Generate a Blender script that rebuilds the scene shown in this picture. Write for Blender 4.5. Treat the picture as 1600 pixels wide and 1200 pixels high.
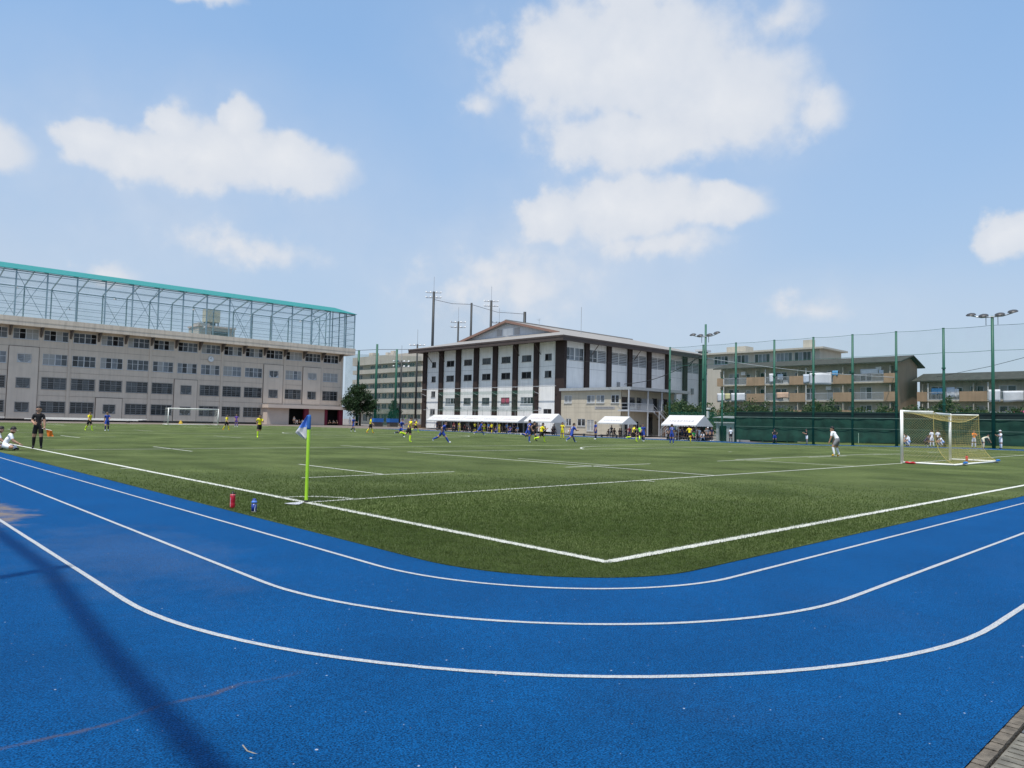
import bpy, bmesh, math, random
import numpy as np
from mathutils import Vector, Matrix

for o in list(bpy.data.objects):
    bpy.data.objects.remove(o)
S = bpy.context.scene
COL = S.collection
random.seed(7)
RNG = np.random.default_rng(11)
PI = math.pi

# ---------------------------------------------------------------- camera
def cam_axes(yaw, pitch, roll):
    f = Vector((math.sin(yaw)*math.cos(pitch), math.cos(yaw)*math.cos(pitch), math.sin(pitch)))
    r = Vector((math.cos(yaw), -math.sin(yaw), 0)); u = r.cross(f)
    return f, r*math.cos(roll)+u*math.sin(roll), -r*math.sin(roll)+u*math.cos(roll)
CAM = Vector((-6.4646, -12.1892, 1.5604))
cf, cr, cu = cam_axes(.7587, .0520, .0219)
cd = bpy.data.cameras.new('camera'); camera = bpy.data.objects.new('camera', cd); COL.objects.link(camera)
m3 = Matrix((cr, cu, -cf)).transposed()
camera.matrix_world = Matrix.Translation(CAM) @ m3.to_4x4()
cd.sensor_width = 36; cd.lens = 25.522; cd.clip_start = .05; cd.clip_end = 5000
S.camera = camera

# ---------------------------------------------------------------- sun, sky, exposure
SUN_EL = math.radians(70); SUN_AZ = math.atan2(-.94, -.34)          # azimuth from +Y towards +X
sdir = Vector((math.sin(SUN_AZ)*math.cos(SUN_EL), math.cos(SUN_AZ)*math.cos(SUN_EL), math.sin(SUN_EL)))
sl = bpy.data.lights.new('sun', 'SUN'); sl.energy = 4.0; sl.angle = math.radians(.53); sl.color = (1, .965, .9)
sun = bpy.data.objects.new('sun', sl); COL.objects.link(sun); sun.location = (0, 0, 60)
sun.rotation_euler = (-sdir).to_track_quat('-Z', 'Y').to_euler()

W = bpy.data.worlds.new('World'); S.world = W; W.use_nodes = True
wt = W.node_tree; wt.nodes.clear()
def wn(t, **k):
    n = wt.nodes.new(t)
    for a, b in k.items(): setattr(n, a, b)
    return n
def wl(a, b): wt.links.new(a, b)
def wmath(op, a, b=None, c=None):
    n = wn('ShaderNodeMath', operation=op)
    for i, v in enumerate((a, b, c)):
        if v is None: continue
        if isinstance(v, (int, float)): n.inputs[i].default_value = v
        else: wl(v, n.inputs[i])
    return n.outputs[0]
sky = wn('ShaderNodeTexSky', sky_type='NISHITA'); sky.sun_disc = False
sky.sun_elevation = SUN_EL; sky.sun_rotation = SUN_AZ % (2*PI)
sky.air_density = 1.15; sky.dust_density = 1.5; sky.ozone_density = 2.2; sky.altitude = 50
tc = wn('ShaderNodeTexCoord')
sep = wn('ShaderNodeSeparateXYZ'); wl(tc.outputs['Generated'], sep.inputs[0])
az = wmath('ARCTAN2', sep.outputs[0], sep.outputs[1]); el = wmath('ARCSINE', sep.outputs[2])
def wnoise(scale, detail, rough=.55):
    n = wn('ShaderNodeTexNoise'); n.inputs['Scale'].default_value = scale; n.inputs['Detail'].default_value = detail
    n.inputs['Roughness'].default_value = rough; wl(tc.outputs['Generated'], n.inputs['Vector']); return n
n1 = wnoise(9, 4, .55); n2 = wnoise(26, 5, .55); n3 = wnoise(4, 2)
s1 = wn('ShaderNodeSeparateColor'); wl(n1.outputs['Color'], s1.inputs[0])
s2 = wn('ShaderNodeSeparateColor'); wl(n2.outputs['Color'], s2.inputs[0])
def warp(base, c1, c2, a1, a2):
    x = wmath('MULTIPLY_ADD', c1, a1, wmath('MULTIPLY_ADD', c2, a2, base))
    return wmath('SUBTRACT', x, (a1+a2)*.5)
azw = warp(az, s1.outputs[0], s2.outputs[0],   .085, .04); elw = warp(el, s1.outputs[1], s2.outputs[1], .05, .032)
pv = wn('ShaderNodeCombineXYZ'); wl(azw, pv.inputs[0]); wl(elw, pv.inputs[1])
CLOUDS = [(0.225, 0.32, 0.037, 0.022, 0.95), (0.27, 0.312, 0.069, 0.032, 1.0), (0.304, 0.35, 0.029, 0.027, 1.0), (0.346, 0.323, 0.076, 0.044, 1.0), (0.385, 0.361, 0.028, 0.028, 1.0), (0.445, 0.323, 0.09, 0.034, 0.95), (0.113, 0.291, 0.04968, 0.032, 0.95), (0.821, 0.479, 0.105, 0.065, 0.9), (0.928, 0.472, 0.132, 0.069, 1.0), (1.027, 0.417, 0.117, 0.067, 1.0), (0.929, 0.372, 0.123, 0.037, 0.85), (0.71, 0.421, 0.032, 0.02, 0.35), (1.163, 0.393, 0.036, 0.029, 0.4), (0.807, 0.281, 0.05, 0.032, 1.0), (0.922, 0.292, 0.104, 0.039, 1.0), (1.028, 0.288, 0.07, 0.03, 1.0), (0.957, 0.243, 0.084, 0.02, 0.55), (0.413, 0.218, 0.081, 0.026, 0.42), (0.239, 0.169, 0.037, 0.017, 0.6), (0.756, 0.188, 0.119, 0.048, 0.45), (1.141, 0.146, 0.056, 0.019, 0.4), (1.375, 0.225, 0.034, 0.029, 0.95), (0.338, 0.494, 0.049, 0.014, 0.65), (1.113, 0.502, 0.055, 0.025, 0.4)]
acc = None
for (a0, e0, ra, re, am) in CLOUDS:
    k = 1.30
    n = wn('ShaderNodeVectorMath', operation='SUBTRACT'); wl(pv.outputs[0], n.inputs[0]); n.inputs[1].default_value = (a0, e0, 0)
    q = wn('ShaderNodeVectorMath', operation='MULTIPLY'); wl(n.outputs[0], q.inputs[0]); q.inputs[1].default_value = (1/(ra*k), 1/(re*k), 0)
    d = wn('ShaderNodeVectorMath', operation='LENGTH'); wl(q.outputs[0], d.inputs[0])
    v = wmath('MULTIPLY_ADD', d.outputs['Value'], -am, am)
    acc = v if acc is None else wmath('SMOOTH_MAX', acc, v, .18)
# the same kind of broken cloud all round the rest of the sky
dt = wn('ShaderNodeVectorMath', operation='DOT_PRODUCT'); wl(tc.outputs['Generated'], dt.inputs[0]); dt.inputs[1].default_value = tuple(Vector((cf.x, cf.y, .24)).normalized())
rest = wn('ShaderNodeMapRange'); wl(dt.outputs['Value'], rest.inputs[0]); rest.inputs[1].default_value = .66; rest.inputs[2].default_value = .56; rest.inputs[3].default_value = -1; rest.inputs[4].default_value = 0
acc = wmath('ADD', acc, wmath('MULTIPLY_ADD', n2.outputs[0], .62, -.32)); acc = wmath('ADD', acc, wmath('MULTIPLY_ADD', n1.outputs[0], .5, -.25))
acc = wmath('MAXIMUM', acc, wmath('ADD', wmath('MULTIPLY_ADD', n3.outputs[0], 4.0, -2.25), rest.outputs[0]))
den = wn('ShaderNodeMapRange', interpolation_type='SMOOTHSTEP'); wl(acc, den.inputs[0])
den.inputs[1].default_value = .0; den.inputs[2].default_value = .40
dn = wmath('MULTIPLY', den.outputs[0], wmath('MULTIPLY_ADD', n3.outputs[0], .35, .72)); dn = wmath('MINIMUM', dn, .97)
for (a0, e0, ra, re, am) in [(0.809, 0.193, 0.386, 0.168, 0.5), (0.937, 0.435, 0.457, 0.291, 0.34), (0.325, 0.298, 0.434, 0.203, 0.36), (0.138, 0.159, 0.357, 0.132, 0.25), (1.197, 0.136, 0.294, 0.097, 0.3)]:                                       # thin milky veils
    n = wn('ShaderNodeVectorMath', operation='SUBTRACT'); wl(pv.outputs[0], n.inputs[0]); n.inputs[1].default_value = (a0, e0, 0)
    q = wn('ShaderNodeVectorMath', operation='MULTIPLY'); wl(n.outputs[0], q.inputs[0]); q.inputs[1].default_value = (1/ra, 1/re, 0)
    d = wn('ShaderNodeVectorMath', operation='LENGTH'); wl(q.outputs[0], d.inputs[0])
    r = wn('ShaderNodeMapRange', interpolation_type='SMOOTHSTEP'); wl(d.outputs['Value'], r.inputs[0]); r.inputs[1].default_value = 1; r.inputs[2].default_value = .1; r.inputs[3].default_value = 0; r.inputs[4].default_value = am
    va = wmath('MULTIPLY', r.outputs[0], wmath('MULTIPLY_ADD', n1.outputs[0], 1.5, .15))
    dn = wmath('SUBTRACT', wmath('ADD', dn, va), wmath('MULTIPLY', dn, va))
# cloud tone: whiter where thick, greyer-blue in the thin lower parts
tone = wn('ShaderNodeMix', data_type='RGBA'); wl(wmath('MULTIPLY_ADD', n2.outputs[0], .45, wmath('MULTIPLY_ADD', acc, .6, .02)), tone.inputs[0]); tone.clamp_factor = True
tone.inputs[6].default_value = (4.2, 4.55, 5.15, 1); tone.inputs[7].default_value = (5.45, 5.55, 5.75, 1)
# summer haze: the sky whitens towards the horizon
hz = wn('ShaderNodeMapRange', interpolation_type='SMOOTHERSTEP'); wl(sep.outputs[2], hz.inputs[0])
hz.inputs[1].default_value = -.05; hz.inputs[2].default_value = .75; hz.inputs[3].default_value = .80; hz.inputs[4].default_value = .55
hm = wn('ShaderNodeMix', data_type='RGBA'); wl(hz.outputs[0], hm.inputs[0]); wl(sky.outputs[0], hm.inputs[6]); 
hc_ = wn('ShaderNodeMix', data_type='RGBA'); hq = wn('ShaderNodeMapRange', interpolation_type='SMOOTHSTEP'); wl(sep.outputs[2], hq.inputs[0]); hq.inputs[1].default_value = .0; hq.inputs[2].default_value = .5
wl(hq.outputs[0], hc_.inputs[0]); hc_.inputs[6].default_value = (3.3, 4.1, 5.15, 1); hc_.inputs[7].default_value = (2.15, 3.7, 6.05, 1); wl(hc_.outputs[2], hm.inputs[7])
cm = wn('ShaderNodeMix', data_type='RGBA'); wl(dn, cm.inputs[0]); wl(hm.outputs[2], cm.inputs[6]); wl(tone.outputs[2], cm.inputs[7])
bg = wn('ShaderNodeBackground'); wl(cm.outputs[2], bg.inputs[0]); bg.inputs[1].default_value = .13
wo = wn('ShaderNodeOutputWorld'); wl(bg.outputs[0], wo.inputs[0])
vs = S.view_settings; vs.view_transform = 'Standard'; vs.look = 'None'; vs.gamma = 1; vs.exposure = .22; vs.use_curve_mapping = False
S.cycles.max_bounces = 6; S.cycles.transparent_max_bounces = 24; S.cycles.use_denoising = True

# ---------------------------------------------------------------- materials
MATS = {}
def mat(name, col, rough=.7, var=.12, scale=3.0, bump=0, bscale=40, metal=0, spec=.35, stretch=(1, 1, 1), trans=0, streak=0):
    if name in MATS: return MATS[name]
    m = bpy.data.materials.new(name); m.use_nodes = True; nt = m.node_tree; b = nt.nodes['Principled BSDF']
    b.inputs['Roughness'].default_value = rough; b.inputs['Metallic'].default_value = metal
    b.inputs['Specular IOR Level'].default_value = spec
    g = nt.nodes.new('ShaderNodeNewGeometry'); mp = nt.nodes.new('ShaderNodeVectorMath'); mp.operation = 'MULTIPLY'
    nt.links.new(g.outputs['Position'], mp.inputs[0]); mp.inputs[1].default_value = stretch
    n = nt.nodes.new('ShaderNodeTexNoise'); n.inputs['Scale'].default_value = scale; n.inputs['Detail'].default_value = 5
    nt.links.new(mp.outputs[0], n.inputs['Vector'])
    r = nt.nodes.new('ShaderNodeMapRange'); nt.links.new(n.outputs[0], r.inputs[0])
    r.inputs[1].default_value = .3; r.inputs[2].default_value = .7; r.inputs[3].default_value = 1-var; r.inputs[4].default_value = 1+var
    v = nt.nodes.new('ShaderNodeVectorMath'); v.operation = 'SCALE'; v.inputs[0].default_value = col; nt.links.new(r.outputs[0], v.inputs[3])
    out = v.outputs[0]
    if streak:                                                       # rain streaks: vertical dirt with a shape of its own
        sm = nt.nodes.new('ShaderNodeVectorMath'); sm.operation = 'MULTIPLY'; nt.links.new(g.outputs['Position'], sm.inputs[0]); sm.inputs[1].default_value = (2.2, 2.2, .12)
        sn = nt.nodes.new('ShaderNodeTexNoise'); sn.inputs['Scale'].default_value = 1.3; sn.inputs['Detail'].default_value = 6; nt.links.new(sm.outputs[0], sn.inputs['Vector'])
        sr = nt.nodes.new('ShaderNodeMapRange'); nt.links.new(sn.outputs[0], sr.inputs[0]); sr.inputs[1].default_value = .45; sr.inputs[2].default_value = .75; sr.inputs[3].default_value = 1; sr.inputs[4].default_value = 1-streak
        v2 = nt.nodes.new('ShaderNodeVectorMath'); v2.operation = 'SCALE'; nt.links.new(out, v2.inputs[0]); nt.links.new(sr.outputs[0], v2.inputs[3]); out = v2.outputs[0]
    nt.links.new(out, b.inputs['Base Color'])
    if bump:
        bn = nt.nodes.new('ShaderNodeTexNoise'); bn.inputs['Scale'].default_value = bscale; bn.inputs['Detail'].default_value = 3; nt.links.new(g.outputs['Position'], bn.inputs['Vector'])
        bp = nt.nodes.new('ShaderNodeBump'); bp.inputs['Strength'].default_value = bump; bp.inputs['Distance'].default_value = .02
        nt.links.new(bn.outputs[0], bp.inputs['Height']); nt.links.new(bp.outputs[0], b.inputs['Normal'])
    if trans:
        t = nt.nodes.new('ShaderNodeBsdfTranslucent'); nt.links.new(out, t.inputs[0]); mx = nt.nodes.new('ShaderNodeMixShader'); mx.inputs[0].default_value = trans
        nt.links.new(b.outputs[0], mx.inputs[1]); nt.links.new(t.outputs[0], mx.inputs[2]); nt.links.new(mx.outputs[0], nt.nodes['Material Output'].inputs[0])
    MATS[name] = m; return m
def net_mat(name, col, cover):                                       # fine netting seen from far away: mostly holes
    m = bpy.data.materials.new(name); m.use_nodes = True; nt = m.node_tree; b = nt.nodes['Principled BSDF']
    b.inputs['Base Color'].default_value = (*col, 1); b.inputs['Roughness'].default_value = .9; b.inputs['Specular IOR Level'].default_value = .1
    g = nt.nodes.new('ShaderNodeNewGeometry'); n = nt.nodes.new('ShaderNodeTexNoise'); n.inputs['Scale'].default_value = .5; n.inputs['Detail'].default_value = 4; nt.links.new(g.outputs['Position'], n.inputs['Vector'])
    r = nt.nodes.new('ShaderNodeMapRange'); nt.links.new(n.outputs[0], r.inputs[0]); r.inputs[1].default_value = .3; r.inputs[2].default_value = .7; r.inputs[3].default_value = cover*.8; r.inputs[4].default_value = cover*1.2
    t = nt.nodes.new('ShaderNodeBsdfTransparent'); mx = nt.nodes.new('ShaderNodeMixShader'); nt.links.new(r.outputs[0], mx.inputs[0])
    nt.links.new(t.outputs[0], mx.inputs[1]); nt.links.new(b.outputs[0], mx.inputs[2]); nt.links.new(mx.outputs[0], nt.nodes['Material Output'].inputs[0])
    MATS[name] = m; return m

def turf_mat():
    m = bpy.data.materials.new('artificial_turf'); m.use_nodes = True; nt = m.node_tree; b = nt.nodes['Principled BSDF']
    N = nt.nodes.new; L = nt.links.new
    b.inputs['Roughness'].default_value = .85; b.inputs['Specular IOR Level'].default_value = .12
    g = N('ShaderNodeNewGeometry')
    def noise(scale, st, det=4):
        mm = N('ShaderNodeVectorMath'); mm.operation = 'MULTIPLY'; L(g.outputs['Position'], mm.inputs[0]); mm.inputs[1].default_value = st
        n = N('ShaderNodeTexNoise'); n.inputs['Scale'].default_value = scale; n.inputs['Detail'].default_value = det; L(mm.outputs[0], n.inputs['Vector']); return n.outputs[0]
    a = noise(.33, (1, 1, 1), 5); c = noise(1.1, (1, .35, 1), 5); d = noise(14, (1, 1, 1), 4); e = noise(110, (1, 1, 1), 3); w = noise(.12, (.35, 1.6, 1), 4)
    def lin(x, lo, hi):
        r = N('ShaderNodeMapRange'); L(x, r.inputs[0]); r.inputs[1].default_value = .3; r.inputs[2].default_value = .7; r.inputs[3].default_value = lo; r.inputs[4].default_value = hi; return r.outputs[0]
    def mul(x, y):
        k = N('ShaderNodeMath'); k.operation = 'MULTIPLY'; L(x, k.inputs[0]); L(y, k.inputs[1]); return k.outputs[0]
    val = mul(mul(lin(a, .80, 1.2), lin(c, .84, 1.16)), mul(mul(lin(d, .82, 1.18), lin(e, .55, 1.45)), lin(w, .85, 1.15)))
    mix = N('ShaderNodeMix'); mix.data_type = 'RGBA'; L(lin(a, 0, 1), mix.inputs[0]); mix.inputs[6].default_value = (.070, .098, .026, 1); mix.inputs[7].default_value = (.104, .130, .042, 1)
    v = N('ShaderNodeVectorMath'); v.operation = 'SCALE'; L(mix.outputs[2], v.inputs[0]); L(val, v.inputs[3]); L(v.outputs[0], b.inputs['Base Color'])
    bp = N('ShaderNodeBump'); bp.inputs['Strength'].default_value = .9; bp.inputs['Distance'].default_value = .03; L(e, bp.inputs['Height']); L(bp.outputs[0], b.inputs['Normal'])
    MATS['turf'] = m; return m
def track_mat():
    m = bpy.data.materials.new('blue_rubber_track'); m.use_nodes = True; nt = m.node_tree; b = nt.nodes['Principled BSDF']
    N = nt.nodes.new; L = nt.links.new
    b.inputs['Roughness'].default_value = .65; b.inputs['Specular IOR Level'].default_value = .05; b.inputs['Sheen Weight'].default_value = .45; b.inputs['Sheen Roughness'].default_value = .35; b.inputs['Sheen Tint'].default_value = (.03, .34, .95, 1)
    g = N('ShaderNodeNewGeometry'); P = g.outputs['Position']
    def noise(scale, det=3, st=(1, 1, 1), off=(0, 0, 0)):
        mm = N('ShaderNodeVectorMath'); mm.operation = 'MULTIPLY_ADD'; L(P, mm.inputs[0]); mm.inputs[1].default_value = st; mm.inputs[2].default_value = off
        n = N('ShaderNodeTexNoise'); n.inputs['Scale'].default_value = scale; n.inputs['Detail'].default_value = det; L(mm.outputs[0], n.inputs['Vector']); return n.outputs[0]
    def lin(x, a, b_, lo, hi, sm=False):
        r = N('ShaderNodeMapRange'); L(x, r.inputs[0]); r.inputs[1].default_value = a; r.inputs[2].default_value = b_; r.inputs[3].default_value = lo; r.inputs[4].default_value = hi
        if sm: r.interpolation_type = 'SMOOTHSTEP'
        return r.outputs[0]
    def op(o, x, y):
        k = N('ShaderNodeMath'); k.operation = o
        for i, q in enumerate((x, y)):
            if isinstance(q, (int, float)): k.inputs[i].default_value = q
            else: L(q, k.inputs[i])
        return k.outputs[0]
    gran = noise(105, 3); mid = noise(9, 5); big = noise(.8, 5)
    val = op('MULTIPLY', op('MULTIPLY', lin(gran, .33, .67, .22, 1.78), lin(mid, .3, .7, .9, 1.1)), lin(big, .3, .7, .86, 1.14))
    base = N('ShaderNodeVectorMath'); base.operation = 'SCALE'; base.inputs[0].default_value = (.0018, .048, .140); L(val, base.inputs[3])
    sp = N('ShaderNodeSeparateXYZ'); L(P, sp.inputs[0])
    # brown scuff line and trodden sand patches (dirt with its own shape)
    wob = lin(noise(1.7, 4), .3, .7, -.10, .10)
    dy = op('ABSOLUTE', op('ADD', op('ADD', sp.outputs[1], 8.05), wob), 0)
    scuff = op('MULTIPLY', op('MULTIPLY', lin(dy, 0, .045, 1, 0, True), lin(noise(3.5, 6), .38, .6, .05, .5)), lin(sp.outputs[0], -4.2, -4.8, 0, 1))
    v = N('ShaderNodeVectorMath'); v.operation = 'DISTANCE'; ml = N('ShaderNodeVectorMath'); ml.operation = 'MULTIPLY'; L(P, ml.inputs[0]); ml.inputs[1].default_value = (1, .42, 0); L(ml.outputs[0], v.inputs[0]); v.inputs[1].default_value = (-4.75, .42*1.4, 0)
    dist = op('ADD', v.outputs['Value'], lin(noise(2.2, 5), .3, .7, -.35, .35))
    sand = op('MULTIPLY', lin(dist, .15, .85, .95, 0, True), lin(noise(26, 4), .3, .7, .55, 1))
    v3 = N('ShaderNodeVectorMath'); v3.operation = 'DISTANCE'; ml3 = N('ShaderNodeVectorMath'); ml3.operation = 'MULTIPLY'; L(P, ml3.inputs[0]); ml3.inputs[1].default_value = (1, .4, 0); L(ml3.outputs[0], v3.inputs[0]); v3.inputs[1].default_value = (-3.9, -1.3, 0)
    thin = op('MULTIPLY', lin(op('ADD', v3.outputs['Value'], lin(noise(1.9, 5, (1, 1, 1), (7, 3, 0)), .3, .7, -.4, .4)), .2, 1.3, .13, 0, True), lin(noise(40, 3), .35, .65, .4, 1))
    dust = op('MULTIPLY', lin(noise(.45, 6, (1, 1, 1), (3, 9, 0)), .58, .8, 0, .03), lin(noise(60, 2), .35, .65, .3, 1))
    spk = lin(noise(34, 0, (1, 1, 1), (1.3, 8, 0)), .86, .89, 0, .55)
    clean = op('SUBTRACT', 1, op('MINIMUM', op('ADD', op('ADD', sand, thin), scuff), 1)); L(op('MULTIPLY', clean, .45), b.inputs['Sheen Weight'])
    col = base.outputs[0]
    for fac, c in ((dust, (.28, .27, .25)), (thin, (.20, .19, .16)), (sand, (.25, .185, .11)), (scuff, (.12, .075, .04)), (spk, (.6, .62, .64))):
        mx = N('ShaderNodeMix'); mx.data_type = 'RGBA'; L(fac, mx.inputs[0]); L(col, mx.inputs[6]); mx.inputs[7].default_value = (*c, 1); col = mx.outputs[2]
    L(col, b.inputs['Base Color'])
    bp = N('ShaderNodeBump'); bp.inputs['Strength'].default_value = .8; bp.inputs['Distance'].default_value = .006; L(gran, bp.inputs['Height']); L(bp.outputs[0], b.inputs['Normal'])
    MATS['track'] = m; return m
turf_mat(); track_mat()
def worn_paint(name, col):
    m = mat(name, col, .75, .1, 30, .5, 150); nt = m.node_tree; b = nt.nodes['Principled BSDF']
    n = nt.nodes.new('ShaderNodeTexNoise'); n.inputs['Scale'].default_value = 120; n.inputs['Detail'].default_value = 4; g = nt.nodes.new('ShaderNodeNewGeometry'); nt.links.new(g.outputs['Position'], n.inputs['Vector'])
    r = nt.nodes.new('ShaderNodeMapRange'); nt.links.new(n.outputs[0], r.inputs[0]); r.inputs[1].default_value = .50; r.inputs[2].default_value = .68; r.inputs[3].default_value = 0; r.inputs[4].default_value = .8
    mx = nt.nodes.new('ShaderNodeMix'); mx.data_type = 'RGBA'; nt.links.new(r.outputs[0], mx.inputs[0]); src = b.inputs['Base Color'].links[0].from_socket
    nt.links.new(src, mx.inputs[6]); mx.inputs[7].default_value = (.03, .09, .2, 1); nt.links.new(mx.outputs[2], b.inputs['Base Color']); return m
worn_paint('lane_paint', (.45, .455, .45))
mat('field_paint', (.60, .60, .53), .85, .12, 40, .6, 120)
mat('asphalt', (.17, .14, .12), .9, .15, 1.2, .3, 60); mat('pavement', (.26, .23, .21), .9, .15, .8, .3, 50)
mat('concrete', (.33, .31, .28), .85, .18, 4, .3, 60, streak=.2); mat('grime_concrete', (.13, .11, .085), .85, .4, 14, .5, 90)
mat('lid_concrete', (.15, .14, .115), .9, .4, 9, .5, 80); mat('gutter_dark', (.03, .028, .025), .9, .3, 20); mat('steel_grate', (.16, .16, .155), .5, .3, 30, metal=.6)
mat('school_wall', (.62, .53, .44), .85, .05, .6, .15, 30, streak=.14); mat('school_panel', (.64, .55, .46), .85, .05, .6, .15, 30, streak=.1)
mat('school_slab', (.66, .565, .46), .85, .06, .5, .1, 20, streak=.22); mat('school_joint', (.16, .12, .1), .9, .1)
mat('bracket', (.12, .105, .095), .85, .1); mat('plinth', (.02, .02, .02), .9, .1)
mat('alu', (.55, .56, .57), .4, .06, 3, spec=.5); mat('alu_grey', (.25, .255, .26), .5, .08, 3); mat('alu_dark', (.14, .14, .14), .5, .1)
mat('glass_dark', (.022, .026, .03), .08, .5, .7, spec=.5); mat('glass_mid', (.075, .085, .092), .12, .4, .9, spec=.5); mat('curtain', (.33, .33, .32), .6, .12, 6, stretch=(6, 6, .2)); mat('glass_pale', (.17, .19, .21), .15, .3, 1, spec=.5)
mat('pink_curtain', (.42, .09, .14), .6, .15, 6); mat('void', (.008, .008, .009), .9, .2)
mat('teal_roof', (.012, .20, .18), .5, .06, 1.5, stretch=(1, .2, 1)); mat('cage_steel', (.24, .34, .39), .5, .1, 2)
mat('maroon', (.19, .022, .045), .6, .08); mat('canopy_wall', (.58, .48, .41), .85, .06, .6, .1, 20)
mat('white_panel', (.80, .79, .77), .8, .05, .7, .08, 20, streak=.12); mat('brown_pillar', (.036, .023, .02), .75, .15, 1.2, .1, 20)
mat('gym_fascia', (.075, .055, .048), .6, .12, 1); mat('gym_roof', (.27, .25, .225), .6, .1, 1.2, stretch=(1, .15, 1)); mat('verge_copper', (.26, .155, .12), .6, .1); mat('gable_wall', (.50, .52, .55), .8, .06, 1.5, streak=.1)
mat('louver', (.55, .55, .54), .5, .1); mat('louver_dark', (.06, .06, .062), .7, .1)
mat('annex_wall', (.52, .46, .36), .85, .06, .7, .1, 25, streak=.15); mat('annex_roof', (.36, .37, .38), .5, .1); mat('rail_grey', (.46, .47, .49), .5, .08); mat('clad_grey', (.35, .34, .34), .7, .1); mat('stair_wood', (.2, .11, .07), .8, .2)
mat('beige_wall', (.50, .46, .39), .85, .06, .3, .1, 15, streak=.15)
mat('apt_wall', (.48, .43, .35), .85, .08, .5, .1, 20, streak=.22); mat('apt_brown', (.36, .245, .155), .85, .1, .7, .1, 20, streak=.2); mat('apt_roof', (.045, .044, .035), .85, .25, 1.5, .2, 15); mat('apt_gable', (.30, .205, .135), .85, .08, .6, .1, 20, streak=.15)
mat('green_pole', (.02, .105, .068), .5, .12, 2); mat('dark_pole', (.022, .026, .028), .5, .15, 2); mat('galv', (.42, .43, .44), .45, .1, 3, metal=.3); mat('lamp_body', (.05, .05, .052), .5, .1); mat('lamp_glass', (.55, .57, .6), .2, .1)
net_mat('green_net', (.04, .19, .13), .085); net_mat('cage_net', (.22, .38, .40), .17); net_mat('back_net', (.02, .15, .10), .27); net_mat('low_net', (.012, .10, .06), .55); net_mat('shade_net', (.02, .1, .06), .08); net_mat('high_net', (.05, .08, .09), .06)
mat('screen', (.012, .055, .035), .75, .35, 1.0, .6, 4); mat('screen_dark', (.008, .022, .020), .75, .35, 1.0, .6, 4); mat('screen_rail', (.16, .24, .2), .5, .1)
mat('tent', (.74, .72, .70), .7, .04, 1.2, .3, 2, trans=.25); mat('tent_shade', (.035, .036, .036), .9, .3, 2); mat('tent_text', (.55, .42, .38), .8, .1); mat('tent_side', (.78, .77, .75), .8, .05)
mat('leaf', (.045, .085, .022), .6, .45, 1.3, trans=.3); mat('leaf_dark', (.028, .06, .02), .6, .45, 1.3, trans=.3); mat('leaf_hedge', (.06, .085, .024), .6, .45, 1.6, trans=.3); mat('bark', (.09, .065, .045), .9, .3, 6, .5, 30)
mat('fibre', (.096, .136, .034), .7, .35, 5, trans=.5, spec=.12); mat('fibre_white', (.60, .60, .53), .75, .12, 30, trans=.2)
mat('goal_white', (.80, .79, .74), .4, .05, 3, spec=.5); mat('net_yellow', (.50, .40, .14), .8, .1); mat('net_white', (.6, .6, .55), .8, .1); mat('bag_red', (.5, .015, .03), .6, .1); mat('bag_blue', (.02, .16, .5), .6, .1)
mat('flag_pole', (.42, .72, .04), .35, .05, 3, spec=.5); mat('flag_blue', (.16, .34, .86), .7, .08, 8, trans=.35); mat('sleeve_blue', (.03, .13, .40), .7, .1, 8); mat('flag_white', (.74, .72, .72), .7, .05, 8, trans=.3); mat('rubber', (.015, .015, .015), .7, .2); mat('plate_grey', (.52, .52, .55), .5, .06)
mat('bottle_red', (.52, .012, .03), .3, .05, 8, spec=.5); mat('bottle_rim', (.6, .12, .13), .3, .05, 8, spec=.5); mat('bottle_blue', (.012, .035, .26), .3, .05, 8, spec=.5); mat('bottle_white', (.72, .74, .76), .4, .05); mat('bottle_clear', (.32, .31, .24), .25, .1, spec=.5); mat('black_plastic', (.012, .012, .012), .4, .1); mat('bright_blue', (.1, .22, .62), .3, .05)
mat('skin', (.42, .24, .16), .6, .06, 8); mat('hair', (.010, .009, .009), .6, .2, 20); mat('eye', (.01, .01, .01), .3, 0)
mat('cone_yellow', (.6, .38, .03), .6, .1); mat('bench_blue', (.03, .14, .45), .6, .1); mat('orange', (.72, .18, .02), .7, .1, trans=.2); mat('twig', (.35, .31, .25), .8, .2); mat('cable', (.03, .03, .03), .7, .1)
mat('ac_white', (.66, .65, .62), .6, .06); mat('cloth_white', (.78, .79, .82), .8, .05, 4, .4, 8, trans=.2); mat('cloth_pale', (.55, .60, .68), .8, .08, 4, .4, 8); mat('cloth_blue', (.12, .35, .62), .8, .08, 4, .4, 8); mat('cloth_peach', (.62, .42, .30), .8, .08, 4, .4, 8); mat('cloth_yellow', (.62, .58, .32), .8, .08, 4, .4, 8); mat('pink', (.72, .08, .28), .8, .08); mat('tank', (.52, .49, .36), .6, .1, 1.5, streak=.2)

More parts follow.
